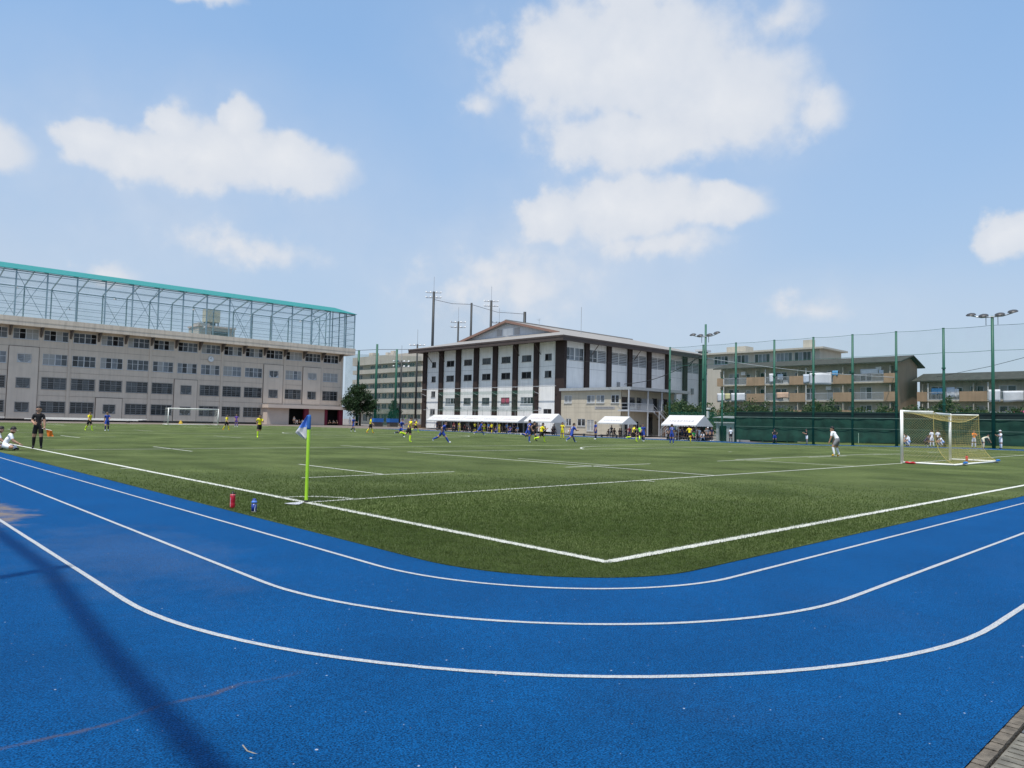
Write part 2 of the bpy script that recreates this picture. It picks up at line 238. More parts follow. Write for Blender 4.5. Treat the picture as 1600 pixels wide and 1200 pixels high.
# ---------------------------------------------------------------- helpers
class MB:
    def __init__(s): s.v = []; s.f = []; s.m = []; s.mi = 0
    def add(s, vs, fs):
        n = len(s.v); s.v += [tuple(p) for p in vs]
        for f in fs: s.f.append(tuple(i+n for i in f)); s.m.append(s.mi)
        return s
    def quad(s, *p): return s.add(p, [tuple(range(len(p)))])
    def box(s, x0, x1, y0, y1, z0, z1):
        return s.add([(x0,y0,z0),(x1,y0,z0),(x1,y1,z0),(x0,y1,z0),(x0,y0,z1),(x1,y0,z1),(x1,y1,z1),(x0,y1,z1)],
                     [(0,3,2,1),(4,5,6,7),(0,1,5,4),(1,2,6,5),(2,3,7,6),(3,0,4,7)])
    def tube(s, pts, r, n=8, r1=None, caps=True):
        pts = [Vector(p) for p in pts]; k = len(pts); vs = []; fs = []
        t0 = (pts[1]-pts[0]).normalized(); up = Vector((0, 0, 1)) if abs(t0.z) < .9 else Vector((1, 0, 0))
        for i, p in enumerate(pts):
            t = (pts[min(i+1, k-1)]-pts[max(i-1, 0)]).normalized()
            a = t.cross(up).normalized(); b = a.cross(t)
            rr = r if r1 is None else r+(r1-r)*i/(k-1)
            if isinstance(r, (list, tuple)): rr = r[i]
            for j in range(n):
                q = 2*PI*j/n; vs.append(p+(a*math.cos(q)+b*math.sin(q))*rr)
        for i in range(k-1):
            for j in range(n): fs.append((i*n+j, i*n+(j+1) % n, (i+1)*n+(j+1) % n, (i+1)*n+j))
        if caps: fs.append(tuple(range(n-1, -1, -1))); fs.append(tuple((k-1)*n+j for j in range(n)))
        return s.add(vs, fs)
    def bar(s, a, b, w, h=None):                                      # square bar from a to b
        h = h or w; a = Vector(a); b = Vector(b); t = (b-a).normalized(); up = Vector((0, 0, 1)) if abs(t.z) < .9 else Vector((0, 1, 0))
        x = t.cross(up).normalized(); y = x.cross(t)
        vs = [p+x*sx*w/2+y*sy*h/2 for p in (a, b) for sx, sy in ((-1,-1),(1,-1),(1,1),(-1,1))]
        return s.add(vs, [(3,2,1,0),(4,5,6,7),(0,1,5,4),(1,2,6,5),(2,3,7,6),(3,0,4,7)])
    def lathe(s, prof, n=16):
        vs = [(r*math.cos(2*PI*j/n), r*math.sin(2*PI*j/n), z) for r, z in prof for j in range(n)]
        fs = [(i*n+j, i*n+(j+1) % n, (i+1)*n+(j+1) % n, (i+1)*n+j) for i in range(len(prof)-1) for j in range(n)]
        fs.append(tuple((len(prof)-1)*n+j for j in range(n))); fs.append(tuple(range(n-1, -1, -1)))
        return s.add(vs, fs)
    def mesh(s, name, mats, smooth=False):
        me = bpy.data.meshes.new(name); me.from_pydata(s.v, [], s.f)
        for mm in ([mats] if isinstance(mats, str) else mats): me.materials.append(MATS[mm])
        if len(set(s.m)) > 1: me.polygons.foreach_set('material_index', s.m)
        if smooth: me.polygons.foreach_set('use_smooth', [True]*len(s.f))
        me.update(); return me
    def build(s, name, mats, parent=None, loc=(0, 0, 0), rz=0, smooth=False): return link(name, s.mesh(name, mats, smooth), parent, loc, rz)
BASE = {}
def link(name, me, parent=None, loc=(0, 0, 0), rz=0):
    """loc is relative to the parent (parents of parts are not rotated unless meant to be)"""
    o = bpy.data.objects.new(name, me); COL.objects.link(o); o.parent = parent; o.location = loc; o.rotation_euler = (0, 0, rz); return o
def tag(o, label=None, cat=None, group=None, kind=None):
    if label: o['label'] = label
    if cat: o['category'] = cat
    if group: o['group'] = group
    if kind: o['kind'] = kind
    return o
def thing(name, label, cat, loc=(0, 0, 0), rz=0, group=None):
    o = bpy.data.objects.new(name, None); COL.objects.link(o); o.location = loc; o.rotation_euler = (0, 0, rz); o.empty_display_size = .2
    return tag(o, label, cat, group)
def sstep(x): x = min(1, max(0, x)); return x*x*(3-2*x)
def zg(x, y): return -.32*sstep((x-46)/24)*sstep((y-6)/24)*sstep((122-y)/22)     # the far side falls away a little for drainage
_cache = {}
def cached(key, fn):
    if key not in _cache: _cache[key] = fn()
    return _cache[key]

# ---------------------------------------------------------------- the ground
def sheet(name, xs, ys, z, material, kind='structure'):
    m = MB(); nx = len(xs)
    vs = [(x, y, z+zg(x, y)) for y in ys for x in xs]
    fs = [(j*nx+i, j*nx+i+1, (j+1)*nx+i+1, (j+1)*nx+i) for j in range(len(ys)-1) for i in range(nx-1)]
    return tag(m.add(vs, fs).build(name, material), kind=kind)
rng = lambda a, b, s: [a+(b-a)*i/max(1, round((b-a)/s)) for i in range(max(1, round((b-a)/s))+1)]
big = sorted(set([-1500, -600, -200, -60, 300, 600, 1500]+rng(-20, 140, 4)))
sheet('ground', big, big, -.07, 'pavement')
sheet('asphalt_apron', rng(-12, 82, 3), rng(103.6, 131, 3), -.03, 'asphalt')
sheet('track', rng(-9.5, 75.6, 2.5), [-11.15]+rng(-9, 104.4, 3), .002, 'track')
CX, CY = .45, -5.55                                                  # centre of the near corner's arcs
def corner_path(rx, ry, far=110, right=66):
    p = [(CX-rx, far), (CX-rx, 40), (CX-rx, 10), (CX-rx, 2)]
    p += [(CX-rx*math.cos(a), CY-ry*math.sin(a)) for a in [PI/2*i/28 for i in range(29)]]
    p += [(10, CY-ry), (25, CY-ry), (45, CY-ry)]
    # the right-hand corner, mirrored about the pitch's long axis
    c2 = 68.2-CX
    p += [(c2+rx*math.cos(a), CY-ry*math.sin(a)) for a in [PI/2-PI/2*i/16 for i in range(17)]] + [(c2+rx, y) for y in (0, 10, 20, 30, 40, 50, 60, 80, 104)]
    return p
def xl(y, rx, ry):
    if y >= CY: return CX-rx
    return CX-rx*math.sqrt(max(0, 1-((y-CY)/ry)**2))
ER = (1.98, 2.28)
ys = [CY-ER[1]*math.sin(PI/2*(1-i/26)) for i in range(27)]+rng(-4.5, 104, 3)
m = MB(); NX = 42; us = [i/NX for i in range(NX+1)]
for y in ys:
    a = xl(y, *ER); b = 68.2-a
    m.v += [(a+(b-a)*u, y, .012+zg(a+(b-a)*u, y)) for u in us]
    m.v[-(NX+1)] = (a, y, .012)
for j in range(len(ys)-1):
    for i in range(NX): m.f.append((j*(NX+1)+i, j*(NX+1)+i+1, (j+1)*(NX+1)+i+1, (j+1)*(NX+1)+i)); m.m.append(0)
ep = [(xl(y, *ER), y) for y in ys]                                    # the turf's cut edge
for (a, b), (c, d) in zip(ep[:-1], ep[1:]): m.quad((a, b, -.012), (c, d, -.012), (c, d, .012), (a, b, .012))
for i in range(NX): a, b = m.v[i], m.v[i+1]; m.quad((a[0], a[1], -.012), (b[0], b[1], -.012), b, a)
tag(m.build('turf', 'turf'), kind='structure')

def resample(pts, step):
    out = [Vector((*pts[0], 0))]
    for a, b in zip(pts[:-1], pts[1:]):
        a = Vector((*a, 0)); b = Vector((*b, 0)); n = max(1, int((b-a).length/step))
        out += [a+(b-a)*((i+1)/n) for i in range(n)]
    return out
LINES = []                                                            # (polyline, width) kept for the white fibres
def stripe(name, pts, w, z, material, step=2.0, jag=0):
    p = resample(pts, step); m = MB(); n = len(p)
    for i, q in enumerate(p):
        t = (p[min(i+1, n-1)]-p[max(i-1, 0)]).normalized(); s = Vector((-t.y, t.x, 0))
        for k in (-1, 1):
            r = q+s*k*(w/2+(random.uniform(-jag, jag) if jag else 0)); m.v.append((r.x, r.y, z+zg(r.x, r.y)))
    for i in range(n-1): m.f.append((2*i, 2*i+2, 2*i+3, 2*i+1)); m.m.append(0)
    return tag(m.build(name, material), kind='structure')
for i, (rx, ry) in enumerate(((2.55, 2.72), (3.82, 3.88), (5.0, 5.03))):
    stripe('lane_line', corner_path(rx, ry), .048, .006, 'lane_paint', .5, .002)
def mark(pts, w=.1, far=True, jag=.0, step=2.0):
    LINES.append((pts, w)); return stripe('field_marking', pts, w, .017, 'field_paint', step, jag)
D = 6.98
mark([(0, -D), (0, 30)], .125, jag=.010, step=.03); mark([(0, 30), (0, 100)], .12)
mark([(.06, -D), (24, -D)], .125, jag=.010, step=.03); mark([(24, -D), (68.2, -D)], .12); mark([(68.2, -D), (68.2, 100)], .12)
mark([(.06, 0), (20, 0)], .075, jag=.007, step=.03); mark([(20, 0), (68.2, 0)], .09); mark([(.06, 100), (68.1, 100)], .1); mark([(.06, 50), (68.1, 50)], .1)
mark([(math.cos(a), math.sin(a)) for a in [PI/2*i/14 for i in range(15)]], .07, jag=.006, step=.03)
mark([(-.32, 10.15), (-.07, 10.15)], .07); mark([(10.15, -.05), (10.15, -.42)], .07)
GX = 30.45; GW = 7.32
for y0, sg in ((0, 1), (100, -1)):
    for d, e in ((16.5, 16.5), (5.5, 5.5)):
        a, b = GX-d, GX+GW+d
        mark([(a, y0+.05*sg), (a, y0+sg*e), (b, y0+sg*e), (b, y0+.05*sg)], .1, step=1.5)
    pc = y0+sg*11; th = math.acos(5.5/9.15)
    mark([(34.11+9.15*math.sin(t), pc+sg*9.15*math.cos(t)) for t in [-th+2*th*i/24 for i in range(25)]], .1, step=3)
    mark([(34.0, pc), (34.22, pc)], .2)
mark([(34.11+9.15*math.cos(2*PI*i/48), 50+9.15*math.sin(2*PI*i/48)) for i in range(49)], .1, step=3)
for x in (5, 15, 53.2, 63.2):                                         # rugby markings
    for y in (5, 19.5, 38, 57, 75.5, 90): mark([(x, y), (x, y+5)], .08)
for y in (5, 40, 60, 95):
    for x in (2.5, 12.5, 22.5, 31.6, 40.7, 50.7, 60.7): mark([(x, y), (x+5, y)], .08)
for y in (22, 78): mark([(.06, y), (68.1, y)], .09)

# standing fibres of the near turf (nobody could count them)
def seg_d(px, py, pts):
    best = np.full(px.shape, 1e9)
    for (ax, ay), (bx, by) in zip(pts[:-1], pts[1:]):
        dx, dy = bx-ax, by-ay; l2 = dx*dx+dy*dy+1e-9
        t = np.clip(((px-ax)*dx+(py-ay)*dy)/l2, 0, 1); best = np.minimum(best, np.hypot(px-ax-t*dx, py-ay-t*dy))
    return best
N0 = 900000
th = RNG.uniform(math.radians(-3), math.radians(95), N0); rr = 6.0*np.exp(RNG.uniform(0, math.log(26/6.0), N0))
px = CAM.x+rr*np.sin(th); py = CAM.y+rr*np.cos(th)
inside = (px > -1.6) & (py > CY-ER[1]) & ((py > CY) | (px > CX-ER[0]*np.sqrt(np.clip(1-((py-CY)/ER[1])**2, 0, 1)))) & (px > CX-ER[0])
dirv = (px-CAM.x)*cf.x+(py-CAM.y)*cf.y; side = (px-CAM.x)*cr.x+(py-CAM.y)*cr.y
inside &= (np.abs(side/np.maximum(dirv, .1)) < 1.0) & (dirv > 1)
inside &= RNG.uniform(0, 1, N0) < np.clip((24-rr)/13, 0, 1)**1.5
px, py, rr = px[inside], py[inside], rr[inside]
white = np.zeros(px.shape, bool)
for pts, w in LINES[:6]+LINES[8:11]: white |= seg_d(px, py, pts) < w/2+.004*RNG.standard_normal(px.shape)
def fibres(name, px, py, rr, material, label):
    n = len(px); sc = np.clip(rr/9, .8, 2.6); a = RNG.uniform(0, 2*PI, n); w = .0032*sc; h = RNG.uniform(.012, .028, n)*np.clip(sc, .8, 1.4)
    lx = RNG.normal(0, .008, n); ly = RNG.normal(0, .008, n)
    v = np.empty((n, 3, 3), np.float32)
    v[:, 0] = np.stack([px-w*np.cos(a), py-w*np.sin(a), np.full(n, .010)], 1)
    v[:, 1] = np.stack([px+w*np.cos(a), py+w*np.sin(a), np.full(n, .010)], 1)
    v[:, 2] = np.stack([px+lx, py+ly, .012+h], 1)
    me = bpy.data.meshes.new(name); me.vertices.add(n*3); me.vertices.foreach_set('co', v.ravel()); me.loops.add(n*3); me.loops.foreach_set('vertex_index', np.arange(n*3, dtype=np.int32))
    me.polygons.add(n); me.polygons.foreach_set('loop_start', np.arange(0, n*3, 3, dtype=np.int32)); me.update(calc_edges=True); me.materials.append(MATS[material])
    return tag(link(name, me), label, 'grass', kind='stuff')
fibres('turf_fibres', px[~white], py[~white], rr[~white], 'fibre', 'short green artificial turf fibres on the near part of the field')
fibres('line_fibres', px[white], py[white], rr[white], 'fibre_white', 'white painted turf fibres along the near field lines')

# gutter by the near straight: a dirty ribbed concrete edging, lids and gratings
gt = tag(MB().box(-9.5, 22, -11.80, -11.15, -.35, -.065).build('gutter', 'gutter_dark'), kind='structure')
for i in range(220):                                                  # ribbed edging blocks
    x = -5.5+i*.058
    if i < 130: link('edging_block', cached('edge', lambda: MB().box(0, .053, -.058, 0, -.06, -.006).mesh('edging_block', 'grime_concrete')), gt, (x, -11.1515, random.uniform(.0, .005)))
for i in range(16):
    x = -5.4+i*.6
    if i in (6, 9, 13):
        gr = link('grating', cached('grf', lambda: MB().box(0, .585, -.03, 0, -.05, -.012).box(0, .585, -.50, -.47, -.05, -.012).mesh('grating', 'steel_grate')), gt, (x, -11.225, 0))
        for k in range(20): link('grate_bar', cached('grb', lambda: MB().box(0, .011, -.47, -.03, -.05, -.013).mesh('grate_bar', 'steel_grate')), gr, (.005+k*.0295, 0, 0))
    else:
        lid = link('lid', cached('lid', lambda: MB().box(0, .594, -.50, -.0, -.06, -.014).mesh('lid', 'lid_concrete')), gt, (x, -11.222, random.uniform(-.003, .001)))
        for k in range(9): link('rib', cached('rib', lambda: MB().box(0, .045, -.105, -.012, -.0142, -.009).mesh('rib', 'lid_concrete')), lid, (.02+k*.064, 0, 0))
tag(MB().box(-14, 40, -30, -11.73, -.3, -.02).build('paved_path', 'lid_concrete'), kind='structure')

# small litter on the near track
tag(MB().tube([(-4.937, -8.777, 0.002), (-4.952, -8.861, 0.008), (-4.927, -8.900, 0.000), (-4.885, -8.944, -0.005)], .003, 5).build('dry_twig', 'twig'), 'thin pale bent twig lying on the blue track', 'twig')
tag(MB().tube([(-4.770, -8.254, -0.006), (-4.754, -8.256, -0.002), (-4.734, -8.261, -0.006)], .0025, 5).build('dry_twig', 'twig'), 'tiny dry straw on the blue track above the bent twig', 'twig')

# ================================================================ near things
# corner flag
t = thing('corner_flag', 'lime green corner flag pole with limp blue and white flag', 'corner flag', (0, 0, .012))
MB().lathe([(.028, .035), (.03, .06), (.03, 1.33), (.028, 1.36)], 14).build('pole', 'flag_pole', t, smooth=True)
MB().lathe([(.036, 0), (.036, .02), (.03, .045)], 14).build('rubber_foot', 'rubber', t, smooth=True)
MB().lathe([(.033, 1.33), (.036, 1.36), (.034, 1.45), (.036, 1.55), (.030, 1.585), (.02, 1.595)], 14).build('flag_sleeve', 'sleeve_blue', t, smooth=True)
fm = MB(); NU, NV = 12, 16                                            # cloth hanging in folds on the sleeve's left
Lx = Vector((-.72, .69, 0)); Tx = Vector((-.69, -.72, 0))
for j in range(NV+1):
    v = j/NV; top = 1.585-.40*v
    for i in range(NU+1):
        u = i/NU; reach = .03+.225*u*(min(1, v*1.35)) if v < .74 else .03+.225*u*max(.12, 1-(v-.74)*2.9)
        fold = .028*math.sin(u*9+v*3)*u; z = top-.04*u*v-.03*math.sin(u*6)*v
        p = Lx*reach+Tx*(fold+.01)+Vector((0, 0, z)); fm.v.append(tuple(p))
for j in range(NV):
    for i in range(NU):
        v = (j+.5)/NV; u = (i+.5)/NU
        fm.f.append((j*(NU+1)+i, j*(NU+1)+i+1, (j+1)*(NU+1)+i+1, (j+1)*(NU+1)+i)); fm.m.append(0 if v < .46+.14*u else 1)
fl = fm.build('flag', ['flag_blue', 'flag_white'], t, smooth=True)
sd = fl.modifiers.new('thickness', 'SOLIDIFY'); sd.thickness = .003
MB().add([(-.02, .05, 0), (-.43, -.02, 0), (-.40, -.20, 0), (-.30, -.31, 0), (-.14, -.13, 0), (-.02, .05, .006), (-.43, -.02, .006), (-.40, -.20, .006), (-.30, -.31, .006), (-.14, -.13, .006)],
         [(5, 6, 7, 8, 9), (0, 1, 6, 5), (1, 2, 7, 6), (2, 3, 8, 7), (3, 4, 9, 8), (4, 0, 5, 9)]).build('base_plate', 'plate_grey', t, (0, 0, .012))
# bottles
t = thing('drink_bottle', 'tall red squeeze bottle with black cap at the turf edge', 'bottle', (-1.385, -.07, .012))
MB().lathe([(.038, 0), (.043, .012), (.043, .075), (.040, .09), (.043, .105), (.043, .195), (.041, .21)], 18).build('body', 'bottle_red', t, smooth=True)
MB().lathe([(.0415, .207), (.0435, .214), (.0435, .222), (.036, .232)], 18).build('rim', 'bottle_rim', t, smooth=True)
cp = MB().lathe([(.033, .228), (.034, .245), (.016, .25), (.012, .275), (.008, .28)], 14).build('cap', 'black_plastic', t, smooth=True)
MB().tube([(.02, -.018, .246), (.032, -.026, .256), (.040, -.03, .25)], .008, 6).build('tether', 'black_plastic', cp)
lt = MB()                                                             # pale vertical lettering on the left side
ang0 = math.radians(190)
for k, (a0, z0, h, w) in enumerate([(0, .03, .016, .3), (0, .05, .012, .22), (.0, .067, .013, .3), (0, .085, .016, .24), (0, .106, .012, .3), (0, .124, .014, .22), (0, .143, .013, .3), (0, .161, .016, .26)]):
    for q in range(2):
        a = ang0+.05+a0+q*w*.55; pts = []
        for aa, zz in ((a, z0), (a+w*.38, z0+.002*q), (a+w*.38, z0+h), (a, z0+h-.003*q)): pts.append((.0445*math.cos(aa), .0445*math.sin(aa), zz))
        lt.quad(*pts)
lt.build('lettering', 'bottle_white', t)
t = thing('drink_bottle', 'short blue bottle with white stripes nearest the corner flag', 'bottle', (-1.34, -.81, .012))
MB().lathe([(.038, 0), (.040, .018)], 18).build('base', 'bottle_clear', t, smooth=True)
MB().lathe([(.040, .018), (.041, .08), (.041, .138)], 18).build('body', 'bottle_blue', t, smooth=True)
MB().lathe([(.041, .138), (.036, .155)], 18).build('shoulder', 'bottle_clear', t, smooth=True)
cp = MB().lathe([(.044, .153), (.045, .172), (.036, .182), (.033, .195)], 18).build('cap', 'bright_blue', t, smooth=True)
MB().lathe([(.034, .195), (.030, .212), (.014, .222)], 14).build('spout', 'bottle_blue', cp, smooth=True)
st = MB(); c0 = math.radians(243)
for i in range(8):
    z0, z1 = .02+i*.014, .02+(i+1)*.014; f0 = c0+.12+.42*(i/8)**2; f1 = c0+.12+.42*((i+1)/8)**2
    st.quad(*[(.0418*math.cos(a), .0418*math.sin(a), z) for a, z in ((f0, z0), (f0+.38-.03*i, z0), (f1+.38-.03*(i+1), z1), (f1, z1))])
st.build('stripe', 'bottle_white', t); st = MB()
st.quad(*[(.0418*math.cos(a), .0418*math.sin(a), z) for a, z in ((c0-.35, .10), (c0-.28, .10), (c0-.28, .135), (c0-.35, .135))])
st.build('stripe', 'bottle_white', t)

# goals: built for the near one, the far one is its own copy turned round
def make_goal(name, label, loc, rz, netmat, sag, bags):
    t = thing(name, label, 'goal', loc, rz, 'football goals'); R = .068; H = 2.44; DT = 1.35; DB = 2.15
    for x in (0, GW): MB().tube([(x, 0, 0), (x, 0, H+R)], R, 12).build('post', 'goal_white', t, smooth=True)
    MB().tube([(R, 0, H), (GW-R, 0, H)], R, 12).build('crossbar', 'goal_white', t, smooth=True)
    for x in (0, GW):
        MB().tube([(x, -R, H), (x, -DT, H-.01)], .035, 8).build('top_arm', 'goal_white', t, smooth=True)
        MB().tube([(x, -R, .05), (x, -DB, .05)], .045, 8).build('side_rail', 'goal_white', t, smooth=True)
    MB().tube([(-.05, -DB-.045, .05), (GW+.05, -DB-.045, .05)], .045, 8).build('back_rail', 'goal_white', t, smooth=True)
    nm = MB(); th = .0046; sp = .145
    def back(u, v):                                                   # u 0..1 along the goal, v 0 top .. 1 ground; hangs with a sag
        y = -(DT+(DB-DT)*v**4); z = (H-.02)*(1-v)
        dz = sag*math.sin(PI*u)*(1-v)**2; return Vector((u*GW, y+.12*math.sin(PI*v)*math.sin(PI*u), max(.06, z-dz)))
    def top(u, v): p = back(u, 0); q = Vector((u*GW, 0, H-.05)); r = q.lerp(p, v); r.z -= sag*.25*math.sin(PI*u)*math.sin(PI*v); return r
    def side(x):
        def fn(u, v): a = Vector((x, 0, H-.05)).lerp(Vector((x, 0, .06)), v); b = back(0 if x == 0 else 1, v); return a.lerp(b, u)
        return fn
    def weave(fn, nu, nv, ru, rv, diag=False):
        if diag:
            for k in range(-nv, nu):
                for sgn in (1, -1):
                    pts = []
                    for i in range(nv+1):
                        j = k+i if sgn > 0 else k+nv-i
                        if 0 <= j <= nu: pts.append(fn(j/nu, i/nv))
                    if len(pts) > 1: nm.tube(pts, th*.5, 3, caps=False)
            return
        for i in range(nu+1): nm.tube([fn(i/nu, j/rv) for j in range(rv+1)], th*.5, 3, caps=False)
        for j in range(nv+1): nm.tube([fn(i/ru, j/nv) for i in range(ru+1)], th*.5, 3, caps=False)
    weave(back, 54, 20, 14, 10); weave(top, 54, 9, 14, 5); weave(side(0), 12, 20, 0, 0, True); weave(side(GW), 12, 20, 3, 10)
    nb = nm.build('net', netmat, t); tag(nb, kind='stuff')
    cord = MB()
    for x in (0, GW): cord.tube([back(0 if x == 0 else 1, j/10) for j in range(11)], .012, 5)
    cord.tube([back(i/14, 0) for i in range(15)], .014, 5); cord.build('net_cord', netmat, t)
    return t
make_goal('soccer_goal', 'large near white goal with sagging yellow net on the right', (GX, 0, .012), 0, 'net_yellow', .42, True)
make_goal('soccer_goal', 'small far white goal before the grey school building', (GX+GW, 100, .012), PI, 'net_white', .15, False)
def bag(loc, rz, material, label):
    m = MB(); n = 10
    for i in range(n+1):
        u = i/n; w = .10*math.sin(PI*min(.97, max(.06, u)))**.4
        for j in range(8):
            a = 2*PI*j/8; m.v.append(((u-.5)*.52, math.cos(a)*w, .055+math.sin(a)*w*.5+.02*math.sin(u*9)*(math.sin(a) > 0)))
    for i in range(n):
        for j in range(8): m.f.append((i*8+j, i*8+(j+1) % 8, (i+1)*8+(j+1) % 8, (i+1)*8+j)); m.m.append(0)
    m.f += [tuple(range(8)), tuple(n*8+j for j in range(8))]; m.m += [0, 0]
    tag(m.build('sandbag', material, None, loc, rz, True), label, 'sandbag', 'sandbags on the near goal')
bag((30.25, -.42, .012), 1.2, 'bag_red', 'red sandbag lying beside the near goal post')
bag((31.6, -2.32, .08), .1, 'bag_blue', 'blue sandbag on the goal back rail nearest the near post')
bag((37.2, -2.32, .08), .1, 'bag_blue', 'blue sandbag at the far end of the goal back rail')
t = thing('drink_bottle', 'small dark red bottle on the grass inside the near goal', 'bottle', (37.3, -.9, .012))
MB().lathe([(.06, 0), (.065, .02), (.065, .24), (.04, .28)], 10).build('body', 'bottle_red', t, smooth=True); MB().lathe([(.03, .28), (.03, .33)], 8).build('cap', 'black_plastic', t, smooth=True)
t = MB(); # ball
bm = bmesh.new(); bmesh.ops.create_icosphere(bm, subdivisions=3, radius=.11); me = bpy.data.meshes.new('soccer_ball'); bm.to_mesh(me); bm.free()
mat('ball_white', (.78, .78, .76), .5, .02); mat('ball_black', (.02, .02, .02), .5, .02)
me.materials.append(MATS['ball_white']); me.materials.append(MATS['ball_black'])
ic = [Vector(p).normalized() for p in [(0, s*1, t2*1.618) for s in (1, -1) for t2 in (1, -1)]+[(s*1, t2*1.618, 0) for s in (1, -1) for t2 in (1, -1)]+[(t2*1.618, 0, s*1) for s in (1, -1) for t2 in (1, -1)]]
for p in me.polygons:
    if max(p.center.normalized().dot(q) for q in ic) > .945: p.material_index = 1
    p.use_smooth = True
tag(link('soccer_ball', me, None, (38.9, 28.6, .86)), 'white football in the air beside a blue player', 'ball')

# ================================================================ building kit
def facade(name, W_, H_, holes, material, parent, loc, rz, depth=.18, z0=0):
    """wall front with real openings; local x along, z up, outside is -y"""
    xs = sorted(set([0, W_]+[h[i] for h in holes for i in (0, 1)])); zs = sorted(set([z0, H_]+[h[i] for h in holes for i in (2, 3)]))
    m = MB()
    def hole(x, z): return any(h[0] < x < h[1] and h[2] < z < h[3] for h in holes)
    for i in range(len(xs)-1):
        j = 0
        while j < len(zs)-1:
            if hole((xs[i]+xs[i+1])/2, (zs[j]+zs[j+1])/2): j += 1; continue
            k = j
            while k+1 < len(zs)-1 and not hole((xs[i]+xs[i+1])/2, (zs[k+1]+zs[k+2])/2): k += 1
            m.quad((xs[i], 0, zs[j]), (xs[i+1], 0, zs[j]), (xs[i+1], 0, zs[k+1]), (xs[i], 0, zs[k+1])); j = k+1
    for a, b, c, d in holes:
        m.quad((a, 0, c), (a, depth, c), (a, depth, d), (a, 0, d)); m.quad((b, 0, c), (b, 0, d), (b, depth, d), (b, depth, c))
        m.quad((a, 0, c), (b, 0, c), (b, depth, c), (a, depth, c)); m.quad((a, 0, d), (a, depth, d), (b, depth, d), (b, 0, d))
    return m.build(name, material, parent, loc, rz)
def window(parent, loc, rz, w, h, cols=2, transom=None, frame='alu', panes=('glass_dark',), sill=True, set_=.10, grille=False, chamfer=False):
    def mk():
        m = MB(); b = .08
        m.box(0, w, -.03, .05, 0, b).box(0, w, -.03, .05, h-b, h).box(0, b, -.03, .05, b, h-b).box(w-b, w, -.03, .05, b, h-b)
        for i in range(1, cols): x = w*i/cols; ww = .065 if i*2 == cols else .036; m.box(x-ww, x+ww, -.022, .05, b, h-b)
        if transom: m.box(b, w-b, -.018, .05, h*transom-.03, h*transom+.03)
        if sill: m.box(-.06, w+.06, -.16, -.031, -.06, .0)
        if grille:
            for i in range(1, 5): z = h*i/5; m.box(-.05, w+.05, -.15, -.135, z-.015, z+.015)
            for x in (-.05, w/2, w+.03): m.box(x, x+.02, -.134, -.031, -.02, h+.02)
            m.box(-.08, w+.08, -.15, -.12, h+.0, h+.05)
        if chamfer:
            c = w*.22; m.add([(b, -.02, b), (b+c, -.02, b), (b, -.02, b+c), (b, .05, b), (b+c, .05, b), (b, .05, b+c)], [(0, 1, 2), (1, 4, 5, 2)])
            m.add([(w-b, -.02, b), (w-b, -.02, b+c), (w-b-c, -.02, b), (w-b, .05, b), (w-b, .05, b+c), (w-b-c, .05, b)], [(0, 1, 2), (1, 4, 5, 2)])
        return m.mesh('window', frame)
    f = link('window', cached(('win', round(w, 2), round(h, 2), cols, transom, frame, sill, grille, chamfer), mk), parent, (loc[0]+math.sin(rz)*-set_, loc[1]+math.cos(rz)*set_, loc[2]), rz)
    for i in range(cols):
        pw = w/cols; pm = random.choice(panes)
        link('pane', cached(('pane', round(pw, 2), round(h, 2), pm), lambda: MB().box(0, pw, .015, .03, .03, h-.03).mesh('pane', pm)), f, (i*pw, 0, 0))
    return f
def part(name, material, parent, *boxes):
    m = MB()
    for b in boxes: m.box(*b)
    return m.build(name, material, parent)

# ================================================================ school building on the left (faces the field along -Y)
SX, SY = 44.0, 128.0
sch = thing('school_building', 'long grey four storey school building with rows of windows', 'building', (SX, SY, 0))
XL, XR = -3.0, 75.55; bay = 4.27; b0 = 14.84
zr = [(1.38, 3.24), (5.28, 7.2), (9.25, 11.15), (13.28, 15.02)]
small = {0: (0, 1, 2), 3: (0,), 6: (0, 1), 10: (1, 2), 12: (1, 2)}
holes = []; wins = []; phole = {}
for k in range(-4, 14):
    x0 = b0+bay*k
    for r, (za, zb) in enumerate(zr):
        if r == 0 and k >= 10: continue
        if k in small and r in small[k]:
            a, b = x0+1.15, x0+3.05; za2, zb2 = (za+.1, zb-.25) if r < 2 else (za+.25, zb-.3)
            holes.append((a-XL, b-XL, za2, zb2)); wins.append((a, za2, b-a, zb2-za2, 2, None, 'alu_grey' if r < 2 else 'alu', r, True, True)); phole.setdefault(k, []).append((a-x0, b-x0, za2, zb2))
        else:
            a, b = x0+.42, x0+3.98; holes.append((a-XL, b-XL, za, zb)); wins.append((a, za, b-a, zb-za, 4, .58, 'alu_grey' if r < 2 else 'alu', r, r < 2 and True, False))
facade('wall', XR-XL, 15.4, holes, 'school_wall', sch, (XL-SX, 0, 0), 0, .2)
for (a, z, w, h, c, tr, fr, r, gr, ch) in wins:
    panes = {0: ('glass_dark',)*5+('glass_mid',), 1: ('glass_dark',)*3+('glass_mid',)*2, 2: ('glass_mid', 'glass_dark', 'glass_mid', 'glass_pale', 'curtain'), 3: ('glass_dark', 'glass_mid', 'glass_dark', 'curtain', 'void')}[r]
    if a > 62 and r == 2: panes = ('curtain', 'curtain', 'glass_pale')
    window(sch, (a-SX, 0, z), 0, w, h, c, tr, fr, panes, True, -.05 if ch else .09, gr, ch)
